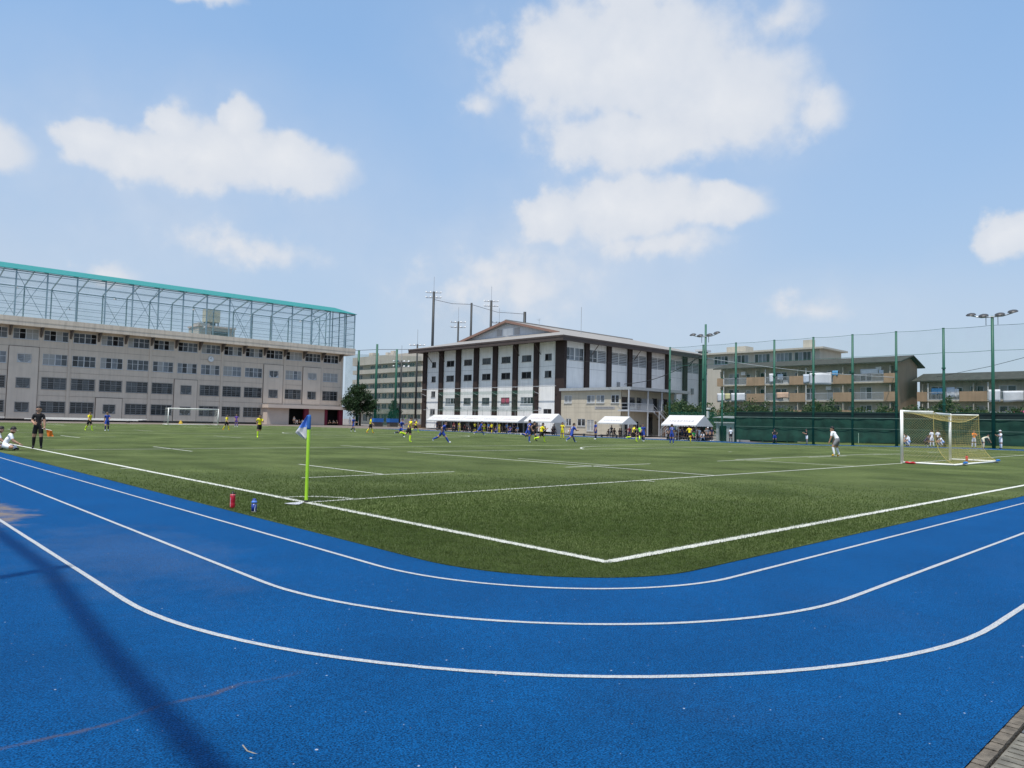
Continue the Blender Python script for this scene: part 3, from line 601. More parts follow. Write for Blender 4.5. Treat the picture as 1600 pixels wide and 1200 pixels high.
for k, rows in small.items():                                         # raised panels round the little windows
    x0 = b0+bay*k; za = .35 if 0 in rows else 4.25; zb = {0: 12.05, 3: 4.12, 6: 8.05, 10: 12.05, 12: 12.05}[k]
    p = facade('wall_panel', 4.1, zb, phole[k], 'school_panel', sch, (x0-SX, -.14, 0), 0, .14, za)
    MB().box(-.02, .0, -.0, .139, za, zb).box(4.1, 4.12, 0, .139, za, zb).box(-.02, 4.12, .0, .139, zb, zb+.03).build('edge_strip', 'school_joint', p)
    MB().box(-.09, -.021, .10, .139, za, zb+.08).box(4.121, 4.19, .10, .139, za, zb+.08).box(-.09, 4.19, .10, .139, zb+.031, zb+.10).build('joint_border', 'school_joint', p)  # dark joint line framing the raised panel
for x in (23.35, 36.15, 49.15, 61.95, 75.3): part('pilaster', 'school_wall', sch, (x-SX-.2, x-SX+.2, -.12, -.002, 0.3, 15.28))
for z in (4.2, 8.15, 12.1):
    for xa, xb in ((XL, 14.7), (19.1, 40.3), (44.9, 57.7), (62.15, 66.4), (70.8, 75.1)):
        part('string_course', 'school_joint', sch, (xa-SX, xb-SX, -.018, -.003, z, z+.035))
part('plinth', 'plinth', sch, (XL-SX, 57.2-SX, -.05, -.002, -.1, .32))
part('side_wall', 'school_wall', sch, (XR-SX-.3, XR-SX, .21, 18, 0, 15.4)); part('side_wall', 'school_wall', sch, (XL-SX, XL-SX+.3, .21, 18, 0, 15.4)); part('rear_wall', 'school_wall', sch, (XL-SX, XR-SX, 18.0, 18.3, 0, 15.4))
part('parapet_slab', 'school_slab', sch, (XL-SX, 77.25-SX, -2.0, 19.5, 15.3, 15.95), (XL-SX, 77.25-SX, -2.03, -1.6, 15.96, 16.7), (76.9-SX, 77.27-SX, -1.59, 19.5, 15.96, 16.7))
0 and part('slab_lip', 'school_joint', sch, (XL-SX, 77.28-SX, -2.06, -2.031, 16.62, 16.70))
for k in range(-4, 15):                                               # brackets under the slab
    x = b0+bay*k-SX; MB().add([(x-.13, -.003, 15.29), (x-.13, -1.75, 15.29), (x-.13, -.003, 13.75), (x+.13, -.003, 15.29), (x+.13, -1.75, 15.29), (x+.13, -.003, 13.75)], [(0, 1, 2), (3, 5, 4), (0, 3, 4, 1), (1, 4, 5, 2), (0, 2, 5, 3)]).build('bracket', 'bracket', sch)
# entrance porch at the right end
part('porch_roof', 'canopy_wall', sch, (57.3-SX, 76.8-SX, -3.2, -.003, 3.3, 3.98)); part('porch_wall', 'canopy_wall', sch, (57.6-SX, 62.2-SX, -2.2, -.003, 0, 3.29)); part('porch_wall', 'canopy_wall', sch, (66.6-SX, 70.2-SX, -2.2, -.003, 0, 3.29)); part('porch_wall', 'canopy_wall', sch, (74.6-SX, 75.5-SX, -.6, -.003, 0, 3.29))
part('doorway', 'void', sch, (62.21-SX, 66.59-SX, -.05, -.003, 0, 3.28)); part('doorway', 'void', sch, (70.21-SX, 74.59-SX, -.05, -.003, 0, 3.28))
for x in (65.6, 70.2, 73.6): part('porch_column', 'maroon', sch, (x-SX, x-SX+.98 if x < 73 else x-SX+.99, -2.25, -1.6, 0, 3.29)) if x != 70.2 else part('porch_column', 'maroon', sch, (70.21-SX, 70.85-SX, -2.25, -1.6, 0, 3.29))
t = thing('wall_clock', 'round white clock on the school wall above a window', 'clock', (46.9, 127.86, 12.25))
m = MB()
for i in range(20): pass
MB().tube([(0, 0, 0), (0, -.12, 0)], .55, 20).build('case', 'alu', t); MB().tube([(0, -.121, 0), (0, -.13, 0)], .47, 20).build('dial', 'bottle_white', t)
MB().bar((0, -.14, 0), (.0, -.14, .4), .04).bar((0, -.14, 0), (-.22, -.14, .12), .05).build('hand', 'black_plastic', t)
# rooftop cage
cg = thing('rooftop_cage', 'pale steel net cage with teal roof on the school roof', 'cage', (SX, SY, 15.96))
Zc = lambda z: z-15.96
CX0, CX1 = -2.5, 77.1
cols = [15.0+4.31*k for k in range(-4, 14)]+[74.6, 77.05]
for x in cols:
    MB().box(x-SX-.1, x-SX+.1, -1.75, -1.55, Zc(16.0), Zc(24.25)).build('column', 'cage_steel', cg)
    MB().box(x-SX-.1, x-SX+.1, 17.4, 17.6, Zc(16.0), Zc(24.5)).build('column', 'cage_steel', cg)
    MB().bar((x-SX, 17.5, Zc(24.5)), (x-SX, 7.75, Zc(26.45)), .16, .22).build('rafter', 'cage_steel', cg)
    MB().bar((x-SX, -1.65, Zc(24.2)), (x-SX, 7.75, Zc(26.25)), .16, .22).build('rafter', 'cage_steel', cg)
for z in (17.3, 18.6, 19.9, 21.2, 22.6, 24.1):
    w = .16 if z > 24 else .055
    MB().bar((CX0-SX, -1.65, Zc(z)), (CX1-SX, -1.65, Zc(z)), w).build('girt', 'cage_steel', cg)
    MB().bar((CX0-SX, 17.5, Zc(z+.2)), (CX1-SX, 17.5, Zc(z+.2)), w*1.2).build('girt', 'cage_steel', cg)
    MB().bar((CX1-SX, -1.5, Zc(z)), (CX1-SX, 17.4, Zc(z+.1)), w).build('girt', 'cage_steel', cg)
for y, z in ((14.2, 25.16), (11, 25.8)): MB().bar((CX0-SX, y, Zc(z)), (CX1-SX, y, Zc(z)), .1).build('purlin', 'cage_steel', cg)
for y in (2.0, 5.0, 8, 11, 14): MB().box(CX1-SX-.08, CX1-SX+.08, y-.08, y+.08, Zc(16.0), Zc(24.3+min(y+1.65, 17.4-y)*.22)).build('column', 'cage_steel', cg)
for k in range(-4, 13, 2):                                            # diagonal braces
    xa, xb = 15+4.31*k-SX, 15+4.31*(k+1)-SX
    for y, z0, z1 in ((17.3, 16.4, 24.3),) + (((-1.5, 16.2, 24.0),) if k % 4 == 0 else ()):
        MB().bar((xa, y, Zc(z0)), (xb, y, Zc(z1)), .07).build('brace', 'cage_steel', cg); MB().bar((xb, y, Zc(z0)), (xa, y, Zc(z1)), .07).build('brace', 'cage_steel', cg)
MB().add([(CX0-SX, -1.95, Zc(24.3)), (77.4-SX, -1.95, Zc(24.3)), (77.4-SX, 7.75, Zc(26.72)), (CX0-SX, 7.75, Zc(26.72)), (CX0-SX, -1.95, Zc(24.2)), (77.4-SX, -1.95, Zc(24.2)), (77.4-SX, 7.75, Zc(26.6)), (CX0-SX, 7.75, Zc(26.6))],
         [(0, 1, 2, 3), (4, 7, 6, 5), (0, 4, 5, 1), (1, 5, 6, 2), (3, 2, 6, 7)]).build('roof_sheet', 'teal_roof', cg)
MB().quad((CX0-SX, -1.52, Zc(16.1)), (CX1-SX, -1.52, Zc(16.1)), (CX1-SX, -1.52, Zc(24.1)), (CX0-SX, -1.52, Zc(24.1))).quad((CX0-SX, 17.38, Zc(16.1)), (CX1-SX, 17.38, Zc(16.1)), (CX1-SX, 17.38, Zc(24.3)), (CX0-SX, 17.38, Zc(24.3))).quad((CX0-SX, 17.4, Zc(24.6)), (CX1-SX, 17.4, Zc(24.6)), (CX1-SX, 7.8, Zc(26.5)), (CX0-SX, 7.8, Zc(26.5))).quad((CX1-SX-.2, -1.5, Zc(16.1)), (CX1-SX-.2, 17.3, Zc(16.1)), (CX1-SX-.2, 17.3, Zc(24.3)), (CX1-SX-.2, 7.7, Zc(26.3)), (CX1-SX-.2, -1.5, Zc(24.1))).build('net', 'cage_net', cg)
for k_, (x, z) in enumerate(((17.2, 23.2), (25.5, 20.3), (33.0, 23.2), (47.6, 23.0), (50.0, 19.6), (59.6, 23.1), (71.2, 23.2))):
    t = thing('sports_lamp', 'small floodlight inside the rooftop cage, %s from the left' % ('first', 'second', 'third', 'fourth', 'fifth', 'sixth', 'seventh')[k_], 'lamp', (x, 128+12, z), 0, 'lamps in the rooftop cage')
    MB().lathe([(.12, .22), (.32, 0), (.30, -.02)], 10).build('shade', 'alu', t); MB().tube([(0, 0, .2), (0, 0, .5), (0, 5.1, 1.0)], .03, 5).build('arm', 'cage_steel', t)
# tank house beyond
t = thing('roof_house', 'beige stair house with yellowish water tank seen through the cage', 'building', (56.4, 150, 0))
part('wall', 'beige_wall', t, (-4, 4, 0, 6, 0, 21.0)); part('roof', 'canopy_wall', t, (-4.2, 4.2, -.2, 6.2, 21.01, 21.35)); part('lower_roof', 'beige_wall', t, (-4.1, -1.6, -.1, 3, 21.36, 21.8)); part('dark_opening', 'glass_dark', t, (-1.2, 2.6, -.06, -.003, 17, 20.2))
for i in range(2):
    for k in range(2): part('tank_panel', 'tank', t, (-2.2+i*1.5, -.72+i*1.5, .5, 3, 22.3+k*1.45, 23.72+k*1.45))
part('tank_stand', 'bracket', t, (-2.0, -1.8, .7, .9, 21.36, 22.29), (.4, .6, .7, .9, 21.36, 22.29), (-2, .6, 2.6, 2.8, 21.36, 22.29))
for xx, lab in ((5.0, 'bundle of long white pipes at the foot of the school wall, far left'), (25.5, 'long white pipes lying along the school wall behind two players')):
    t = thing('pipe_bundle', lab, 'pipes', (xx, 122.5, zg(xx, 122.5)-.03), 0, 'white pipes by the school')
    for i in range(3): MB().tube([(-9+i*1.4, i*.45, .40+.11*i), (7.5+i*.8, i*.45, .36+.11*i)], .05, 8).build('pipe', 'goal_white', t)
    for x in (-6, 0, 6): MB().box(x-.1, x+.1, -.3, 1.2, .0, .30).build('support', 'rubber', t)
tag(MB().lathe([(.34, 0), (.32, .12), (.16, .5), (.12, .62)], 10).build('marker_cone', 'cone_yellow', None, (36.4, 112, zg(36, 112)-.03)), 'small yellow cone on the apron behind the far goal', 'cone')

# ================================================================ gymnasium (white, brown pillars, hip-and-gable roof)
GXF, GYF = 84.0, 70.55                                                # its two visible faces: X = 84 and Y = 70.55
HW = -PI/2
gym = thing('gymnasium', 'white gymnasium with dark brown pillars and a wide gabled roof', 'building', (GXF, GYF, 0))
GO = 109.95                                                           # Y of the left end
pil = [(109.93, 108.77), (104.51, 103.28), (99.15, 97.83), (93.7, 92.45), (88.26, 87.11), (82.83, 81.7), (77.49, 76.41), (72.26, 70.2)]
gw = {}                                                               # bay -> windows (centre Y, width, z0, z1, cols, kind)
GD = ('glass_dark', 'glass_dark', 'void', 'glass_mid')
for i in range(7):
    ya, yb = pil[i][1], pil[i+1][0]; c = (ya+yb)/2; w = 2.4
    if i == 0: w = 1.35; c = 106.6
    if i == 6: w = 1.6; c = 74.25
    L_ = [(c, w, 12.3, 13.45, GD), (c, w, 9.33, 10.5, GD)]
    if i == 0: L_ += [(c, w, 6.3, 7.43, GD), (c+.1, 1.6, 2.7, 3.85, GD)]
    elif i == 6: L_ += [(c, 1.9, 2.75, 3.9, GD)]
    elif i in (1, 5): L_ += [(c-.3, 3.3, 4.8, 6.0, ('glass_mid', 'glass_pale', 'glass_dark'))]
    elif i == 4: L_ += [(c, 2.3, 4.8, 5.97, ('pink_curtain',))]
    else: L_ += [(c, 2.1, 4.8, 5.97, ('glass_mid',))]
    hs = [(ya-(cc+ww/2), ya-(cc-ww/2), z0, z1) for cc, ww, z0, z1, pm in L_]
    facade('wall_panel', ya-yb, 15.6, hs, 'white_panel', gym, (0, ya-GYF, 0), HW, .14)
    for cc, ww, z0, z1, pm in L_: window(gym, (0, cc+ww/2-GYF, z0), HW, ww, z1-z0, 2 if ww < 3 else 4, None, 'alu_dark' if ww < 3 else 'alu', pm, True, .05)
    MB().box(0, ya-yb, -.012, -.002, 11.28, 11.32).build('panel_joint', 'alu_grey', gym, (0, ya-GYF, 0), HW)
for a, b in pil: part('pillar', 'brown_pillar', gym, (-.38, .25, b-GYF, a-GYF, 0, 15.6))
rp = [(83.62, 84.18), (89.07, 90.17), (95.18, 96.29), (101.27, 102.39), (107.27, 108.42), (113.35, 114.57), (119.41, 120.74), (125.49, 126.77), (131.74, 132.78)]
for a, b in rp[1:]: part('pillar', 'brown_pillar', gym, (a-GXF, b-GXF, -.38, .25, 0, 15.6))
for i in range(8):
    xa, xb = rp[i][1], rp[i+1][0]; mid = (xa+xb)/2
    facade('wall_panel', xb-xa, 15.6, [(.12, (xb-xa)/2-.07, 12.35, 14.5), ((xb-xa)/2+.07, xb-xa-.12, 12.35, 14.5)], 'white_panel', gym, (xa-GXF, 0, 0), 0, .14)
    MB().box(0, xb-xa, -.012, -.002, 11.02, 11.06).build('panel_joint', 'alu_grey', gym, (xa-GXF, 0, 0), 0)
    for s, (p, q) in enumerate(((.12, (xb-xa)/2-.07), ((xb-xa)/2+.07, xb-xa-.12))):
        if i == 0 or (i == 1 and s == 0): window(gym, (xa+p-GXF, 0, 12.35), 0, q-p, 2.15, 2, .33, 'alu', ('glass_mid', 'glass_pale', 'glass_mid'), True, .04)
        else:
            lv = MB().box(0, q-p, .1, .13, 12.35, 14.5).build('louver_back', 'louver_dark', gym, (xa+p-GXF, 0, 0))
            sl_ = MB()
            for k in range(7): z = 12.42+k*.30; sl_.add([(0, -.03, z), (q-p, -.03, z), (q-p, .09, z+.15), (0, .09, z+.15), (0, -.03, z+.07), (q-p, -.03, z+.07), (q-p, .09, z+.22), (0, .09, z+.22)], [(0, 3, 2, 1), (4, 5, 6, 7), (0, 1, 5, 4), (3, 7, 6, 2)])
            tag(sl_.build('louver_slats', 'louver', lv), kind='stuff')
    if i in (2, 6): part('vent_pipe', 'alu_grey', gym, (mid-.5-GXF, mid+.1-GXF, -.3, -.005, 8.0, 9.2))
part('rear_wall', 'white_panel', gym, (49, 49.3, .26, 39.3, 0, 15.6)); part('left_wall', 'white_panel', gym, (.26, 49.3, 39.1, 39.38, 0, 15.6))
# roof
A0, A1, B0, B1, ZE = 81.5, 136.0, 68.6, 112.2, 16.1; RY = (B0+B1)/2; RZ = 21.15; sl2 = (RZ-ZE)/(RY-B0)
def rt(x, y, z): return (x-GXF, y-GYF, z)
xv = 88.7; tv = (xv-A0)*.245/sl2; yv = B0+tv; zv = ZE+tv*sl2; xw = 128.8
m = MB(); m.quad(rt(A0, B0, ZE), rt(A1, B0, ZE), rt(xw, yv, zv), rt(xw, RY, RZ), rt(xv, RY, RZ), rt(xv, yv, zv)); m.build('roof_slope', 'gym_roof', gym)
m = MB(); m.quad(rt(A0, B1, ZE), rt(xv, B1-tv, zv), rt(xv, RY, RZ), rt(xw, RY, RZ), rt(xw, B1-tv, zv), rt(A1, B1, ZE)); m.build('roof_slope', 'gym_roof', gym)
xg = 89.5; zg_ = ZE+(xg-A0)*.245; tg = (zg_-ZE)/sl2
m = MB(); m.quad(rt(A0, B0, ZE), rt(A0, B1, ZE), rt(xg, B1-tg, zg_), rt(xg, B0+tg, zg_)); m.build('roof_hip', 'gym_roof', gym)
m = MB(); m.quad(rt(A1, B0, ZE), rt(A1, B1, ZE), rt(xw, B1-tv, zv), rt(xw, B0+tv, zv)); m.build('roof_hip', 'gym_roof', gym)
m = MB(); m.quad(rt(xg-.05, B0+tg, zg_), rt(xg-.05, B1-tg, zg_), rt(xg-.05, RY, RZ-.05)); gw_ = m.build('gable_wall', 'gable_wall', gym)
MB().box(xg-.12-GXF, xg-.07-GXF, RY-3.2-GYF, RY-1.8-GYF, zg_+.3, zg_+1.5).build('gable_louver', 'clad_grey', gw_); MB().box(xg-.12-GXF, xg-.07-GXF, RY+1.8-GYF, RY+3.2-GYF, zg_+.3, zg_+1.5).build('gable_louver', 'clad_grey', gw_)
MB().box(xg-.1-GXF, xg-.07-GXF, RY-1.4-GYF, RY+1.4-GYF, zg_+.2, zg_+1.6).build('gable_panel', 'white_panel', gw_)
for s in (-1, 1):
    y_ = RY+s*(RY-yv); MB().bar(rt(xv, RY, RZ-.18), rt(xv, y_, zv-.10), .25, .45).build('verge_board', 'verge_copper', gym)
    MB().bar(rt(xv+.6, RY, RZ-.75), rt(xv+.6, y_-s*1.2, zv+.0), .12, .18).build('verge_trim', 'gable_wall', gym)
MB().bar(rt(xv, RY, RZ+.05), rt(xw, RY, RZ+.05), .5, .25).build('ridge_cap', 'gym_roof', gym)
MB().box(A0-GXF, A0+.25-GXF, B0-GYF, B1-GYF, ZE-.85, ZE-.005).build('fascia', 'gym_fascia', gym); MB().box(A0+.251-GXF, A1-GXF, B0-GYF, B0+.25-GYF, ZE-.85, ZE-.005).build('fascia', 'gym_fascia', gym)
MB().box(A0-.06-GXF, A0-.001-GXF, B0-.06-GYF, B1-GYF, ZE-.28, ZE+.02).box(A0-GXF, A1-GXF, B0-.06-GYF, B0-.001-GYF, ZE-.28, ZE+.02).build('roof_gutter', 'gym_fascia', gym)
MB().box(A0+.251-GXF, A1-GXF, B0+.251-GYF, B1-GYF, ZE-.6, ZE-.5).build('soffit', 'gym_fascia', gym)
for y in (108.2, 104.0, 82.3, 76.9): MB().bar((-.0, y-GYF-.8, 13.4), (-1.6, y-GYF-.8, 15.3), .09).build('eave_strut', 'gym_fascia', gym)
for x in (90.3, 102.5, 120.9, 126.9): MB().bar((x+.9-GXF, 0, 13.6), (x+.9-GXF, -1.5, 15.3), .09).build('eave_strut', 'gym_fascia', gym)
tag(MB().tube([(99, 80, 18.6), (99, 80, 24.0)], .05, 6).build('antenna_mast', 'galv'), 'thin lightning rod on the gymnasium roof slope', 'antenna')
t = thing('roof_antenna', 'small television antenna near the gymnasium gable', 'antenna', (92, 84.5, 19.75)); MB().tube([(0, 0, 0), (0, 0, 1.6)], .03, 6).build('mast', 'galv', t)
MB().bar((-.1, -.6, 1.5), (-.1, .6, 1.5), .03).bar((0, -.3, 1.3), (0, .35, 1.3), .03).build('element', 'galv', t)
t = thing('roof_ventilator', 'flat grey ventilator cowl at the far end of the gymnasium roof', 'ventilator', (131, 73, 17.05)); MB().box(-1.6, 1.6, -1, 1, .5, .9).build('cowl', 'alu', t); MB().box(-1, 1, -.6, .6, -.4, .499).build('base', 'alu_grey', t)
# pipe frame with furled green net before the gym's lower windows
t = thing('wall_net_frame', 'pipe frame with green net hung before the gymnasium windows', 'net frame', (83.1, 89.5, zg(83, 89)))
for z in (7.8,): MB().tube([(0, -18, z+.3), (0, 20, z+.3)], .06, 6).build('pipe', 'galv', t)
MB().tube([(0, -14.5, 3.95), (0, 19, 3.95)], .05, 6).build('pipe', 'galv', t)
for y in (19.3, 13.9, 8.5, 3.1, -2.3, -7.8, -13.2): MB().bar((.5, y, 8.0), (-.0, y, 8.1), .06).bar((.02, y+.4, 7.2), (.02, y-.9, 6.8), .07).build('bracket', 'galv', t)
for k in range(14): MB().tube([(0, 16-k*2.2, 2.0), (0, 16-k*2.2, 3.92)], .03, 5).build('post', 'galv', t)
for ya, yb in ((-13, 14),):
    MB().quad((-.05, ya, 3.6), (-.05, yb, 3.6), (-.05, yb, 7.4), (-.05, ya, 7.4)).build('net', 'green_net', t); MB().quad((-.09, ya, 6.85), (-.09, yb, 6.85), (-.09, yb, 7.45), (-.09, ya, 7.45)).build('furled_net', 'back_net', t); MB().quad((-.09, ya, 3.6), (-.09, yb, 3.6), (-.09, yb, 4.5), (-.09, ya, 4.5)).build('net_hem', 'green_net', t)

# ================================================================ annex with outside gallery and stair
AX, AY = 83.0, 57.6; zb = -.2
an = thing('annex', 'cream two storey annex with covered outside gallery and stairs', 'building', (AX, AY, zb))
aw = [(71.41-.9, 1.6, 4.85, 6.12), (69.45, 1.65, 4.85, 6.12), (64.54, 1.65, 4.85, 6.12), (62.55, 1.65, 4.85, 6.12), (59.55, 1.56, 4.85, 6.12), (69.03, 1.2, 1.1, 2.3), (66.49, 1.7, 1.1, 2.3), (64.45, 1.45, .35, 2.15)]
TOPY = 70.15
facade('wall', TOPY-AY, 7.05, [(TOPY-y, TOPY-y+w, z0-zb, z1-zb) for y, w, z0, z1 in aw if TOPY-y > 0], 'annex_wall', an, (0, TOPY-AY, 0), HW, .14)
for k, (y, w, z0, z1) in enumerate(aw):
    if TOPY-y > 0: window(an, (0, y-AY, z0-zb), HW, w, z1-z0, 2, None, 'alu', ('glass_pale', 'curtain') if k < 4 else (('glass_mid', 'glass_dark') if k < 7 else ('curtain',)), True, .05)
for k in range(9):
    if k != 3: MB().box(0, TOPY-AY, -.012, -.002, .7+k*.72, .715+k*.72).build('siding_joint', 'annex_wall', an, (0, TOPY-AY, 0), HW)
part('end_wall', 'annex_wall', an, (.15, 15.0, 0, .2, 0, 7.05)); part('rear_wall', 'annex_wall', an, (14.8, 15, .21, 12.5, 0, 7.05))
part('roof', 'annex_roof', an, (-.5, 15.9, -2.3, 12.6, 7.06, 7.5)); part('gallery_deck', 'rail_grey', an, (-.8, 15.3, -2.1, -.01, 3.75, 4.0))
part('sign_strip', 'clad_grey', an, (-.04, -.003, 1.2, 5.2, 4.1, 4.5))
sgn = MB()
for k in range(14): sgn.box(-.046, -.041, 1.5+k*.25, 1.5+k*.25+.15, 4.2, 4.4)
sgn.build('sign_lettering', 'alu_dark', an)
for x in (-.76, 4.1, 7.85, 11.5, 15.2): part('gallery_post', 'rail_grey', an, (x-.08, x+.08, -2.15, -1.99, 0, 7.05))
for xa, xb in ((-.68, 4.02), (4.18, 5.6), (8.9, 11.42), (11.58, 15.1)):
    rl = part('railing', 'rail_grey', an, (xa, xb, -2.1, -2.05, 4.95, 5.02), (xa, xb, -2.1, -2.05, 4.06, 4.11))
    m = MB(); n = int((xb-xa)/.14)
    for k in range(n+1): x = xa+(xb-xa)*k/n; m.box(x-.014, x+.014, -2.09, -2.06, 4.111, 4.949)
    tag(m.build('baluster', 'rail_grey', rl), kind='stuff')
part('railing', 'rail_grey', an, (-.8, -.75, -1.98, -.01, 4.95, 5.02), (-.8, -.75, -1.98, -.01, 4.4, 4.45))
for xa, xb in ((5.0, 8.0), (9.6, 11.0), (12.3, 14.9)): part('gallery_panel', 'clad_grey', an, (xa, xb, -.25, -.01, 4.01, 5.9))
for xa, xb, za, zc in ((.2, 1.5, 4.01, 6.0), (2.0, 3.4, 4.6, 6.0), (4.0, 4.9, 4.01, 6.05), (8.1, 9.4, 4.01, 6.05), (11.1, 12.2, 4.01, 6.05), (3.5, 4.4, .1, 2.2), (6.8, 8.2, .1, 3.5), (1.0, 2.2, .9, 2.0)): part('dark_door', 'glass_dark', an, (xa, xb, -.06, -.005, za, zc))
# stair: upper flight down to a landing, lower flight back
st = MB(); n = 9
for i in range(n): st.box(5.7+i*.34, 6.06+i*.34, -3.1, -2.12, 3.75-i*.22, 3.80-i*.22)
st.build('stair_flight', 'stair_wood', an); part('stair_landing', 'rail_grey', an, (8.78, 10.2, -4.2, -2.12, 1.75, 1.85))
st = MB()
for i in range(8): st.box(8.74-(i+1)*.36, 8.74-i*.36+.02, -4.2, -3.2, 1.65-i*.21, 1.70-i*.21)
st.build('stair_flight', 'stair_wood', an)
for y in (-3.12, -2.2): MB().bar((5.6, y, 3.75), (8.8, y, 1.75), .05, .26).bar((5.6, y, 4.75), (8.8, y, 2.75), .05).bar((5.65, y, 4.25), (8.8, y, 2.25), .04).build('stair_stringer', 'rail_grey', an)
for y in (-4.22, -3.2): MB().bar((8.78, y, 1.72), (5.85, y, .02), .05, .26).bar((8.78, y, 2.72), (5.85, y, 1.0), .05).bar((8.78, y, 2.2), (5.85, y, .5), .04).bar((5.85, y, 0), (5.85, y, 1.0), .05).build('stair_stringer', 'rail_grey', an)
part('stair_skirt', 'stair_wood', an, (7.2, 10.1, -3.15, -3.0, .0, 1.7))
for x in (5.62, 8.84, 10.1): part('stair_post', 'rail_grey', an, (x-.06, x+.06, -3.2, -3.1, 0, 3.74 if x < 6 else 2.8))

# ================================================================ housing blocks on the right
def housing(name, label, X0, Ya, Yb, floors, eave, ridge, pattern, deep=7.2, seed=1):
    """balcony fronts lie on X = X0, the block runs from Ya down to Yb; floors are slab undersides"""
    rr_ = random.Random(seed); t = thing(name, label, 'building', (X0, Yb, 0)); Lh = Ya-Yb
    hs = []; ws = []
    for f in floors:
        y = Ya-1.4; k = 0
        while y > Yb+2.4:
            w, z0, h = ((1.9, f+.35, 1.75), (.7, f+1.0, .95), (1.6, f+.35, 1.75))[k % 3]
            if f+.2+h+.9 < eave+.4: hs.append((Ya-y, Ya-y+w, z0, z0+h)); ws.append((y, w, z0, h))
            y -= w+(1.25, .9, 1.7)[k % 3]; k += 1
    facade('wall', Lh, eave+.2, hs, 'apt_wall', t, (1.3, Lh, 0), HW, .12)
    for y, w, z0, h in ws: window(t, (1.3, y-Yb, z0), HW, w, h, 2 if w > 1 else 1, None, 'alu', ('glass_dark', 'glass_dark', 'glass_mid', 'curtain'), False, .04)
    MB().quad((1.3, -.0, 0), (1.3+deep, -.0, 0), (1.3+deep, 0, eave+.1), (1.3+deep/2, 0, ridge-.15), (1.3, 0, eave+.2)).quad((0.2, -.003, 2.6), (1.299, -.003, 2.6), (1.299, -.003, eave), (.2, -.003, eave)).build('gable_end', 'apt_gable', t)
    MB().quad((1.3, Lh, 0), (1.3, Lh, eave+.2), (1.3+deep/2, Lh, ridge-.15), (1.3+deep, Lh, eave+.1), (1.3+deep, Lh, 0)).build('gable_end', 'apt_gable', t)
    part('rear_wall', 'apt_wall', t, (1.3+deep-.2, 1.3+deep-.01, .01, Lh-.01, 0, eave))
    xr = 1.3+deep/2; e0, e1 = -.25, 1.3+deep+1.2
    for xa, za in ((e0, eave), (e1, eave-.2)):
        MB().add([(xa, -.7, za), (xa, Lh+.6, za), (xr, Lh+.6, ridge), (xr, -.7, ridge), (xa, -.7, za-.16), (xa, Lh+.6, za-.16), (xr, Lh+.6, ridge-.16), (xr, -.7, ridge-.16)], [(0, 1, 2, 3), (4, 7, 6, 5), (0, 4, 5, 1), (0, 3, 7, 4), (1, 5, 6, 2)]).build('roof_slope', 'apt_roof', t)
    for f in floors: part('balcony_slab', 'apt_wall', t, (.14, 1.29, .01, Lh-.01, f+.02, f+.17))
    for (ya, yb, kind) in pattern:
        for f in floors:
            if kind == 's': part('balcony_panel', 'apt_brown', t, (0, .13, yb-Yb+.02, ya-Yb-.02, f, f+1.32))
            else:
                m = MB(); m.box(.02, .08, yb-Yb+.03, ya-Yb-.03, f+1.22, f+1.28).box(.02, .08, yb-Yb+.03, ya-Yb-.03, f+.22, f+.28); n = int((ya-yb)/.16)
                for k in range(n+1): y = yb-Yb+.05+(ya-yb-.1)*k/n; m.box(.035, .065, y-.015, y+.015, f+.281, f+1.219)
                tag(m.build('railing', 'rail_grey', t), kind='stuff'); part('balcony_edge', 'apt_wall', t, (0.01, .13, yb-Yb+.03, ya-Yb-.03, f, f+.2))
            if kind == 's':
                part('partition', 'apt_wall', t, (.14, 1.28, (ya+yb)/2-Yb-.05, (ya+yb)/2-Yb+.05, f+.18, f+2.4)); part('drain_pipe', 'ac_white', t, (.02, .12, yb-Yb-.16, yb-Yb-.06, f+.3, f+2.5))
            elif rr_.random() < .75: part('air_conditioner', 'ac_white', t, (.55, 1.0, yb-Yb+.5, yb-Yb+1.25, f+1.75, f+2.3) if rr_.random() < .5 else (.55, 1.0, yb-Yb+.5, yb-Yb+1.25, f+.19, f+.75))
    return t
pat = [(51.15, 50.03, 's'), (50.03, 45.9, 'r'), (45.9, 42.83, 's'), (42.83, 38.82, 'r'), (38.82, 36.35, 's'), (36.35, 32.25, 'r'), (32.25, 29.5, 's'), (29.5, 25.27, 'r'), (25.27, 23.7, 's')]
housing('apartment_block', 'brown three storey apartment block with laundry on its balconies', 100, 51.15, 23.65, (2.95, 5.52, 8.1), 11.0, 12.2, pat, 7.2, 2)
pat2 = [(22.2, 20.9, 's'), (20.9, 17.0, 'r'), (17.0, 13.8, 's'), (13.8, 9.8, 'r'), (9.8, 7.2, 's'), (7.2, 3.2, 'r'), (3.2, .4, 's'), (.4, -3.5, 'r'), (-3.5, -5, 's')]
housing('apartment_block', 'lower dark roofed apartment block at the right edge', 103.6, 22.2, -5, (2.95, 5.6), 8.45, 9.75, pat2, 7.0, 5)
t = thing('apartment_block', 'flat roofed cream block rising behind the brown apartments', 'building', (118, 42, 0))
hs = [(64-y, 64-y+3.0, 13.35, 15.0) for y in (62.5, 58.3, 54.1, 49.9, 46.5)]
facade('wall', 22, 15.3, hs, 'beige_wall', t, (0, 22, 0), HW, .15)
for y in (62.5, 58.3, 54.1, 49.9, 46.5): window(t, (0, y-42, 13.35), HW, 3.0, 1.65, 4, None, 'alu', ('glass_mid', 'glass_dark', 'glass_pale'), True, .05)
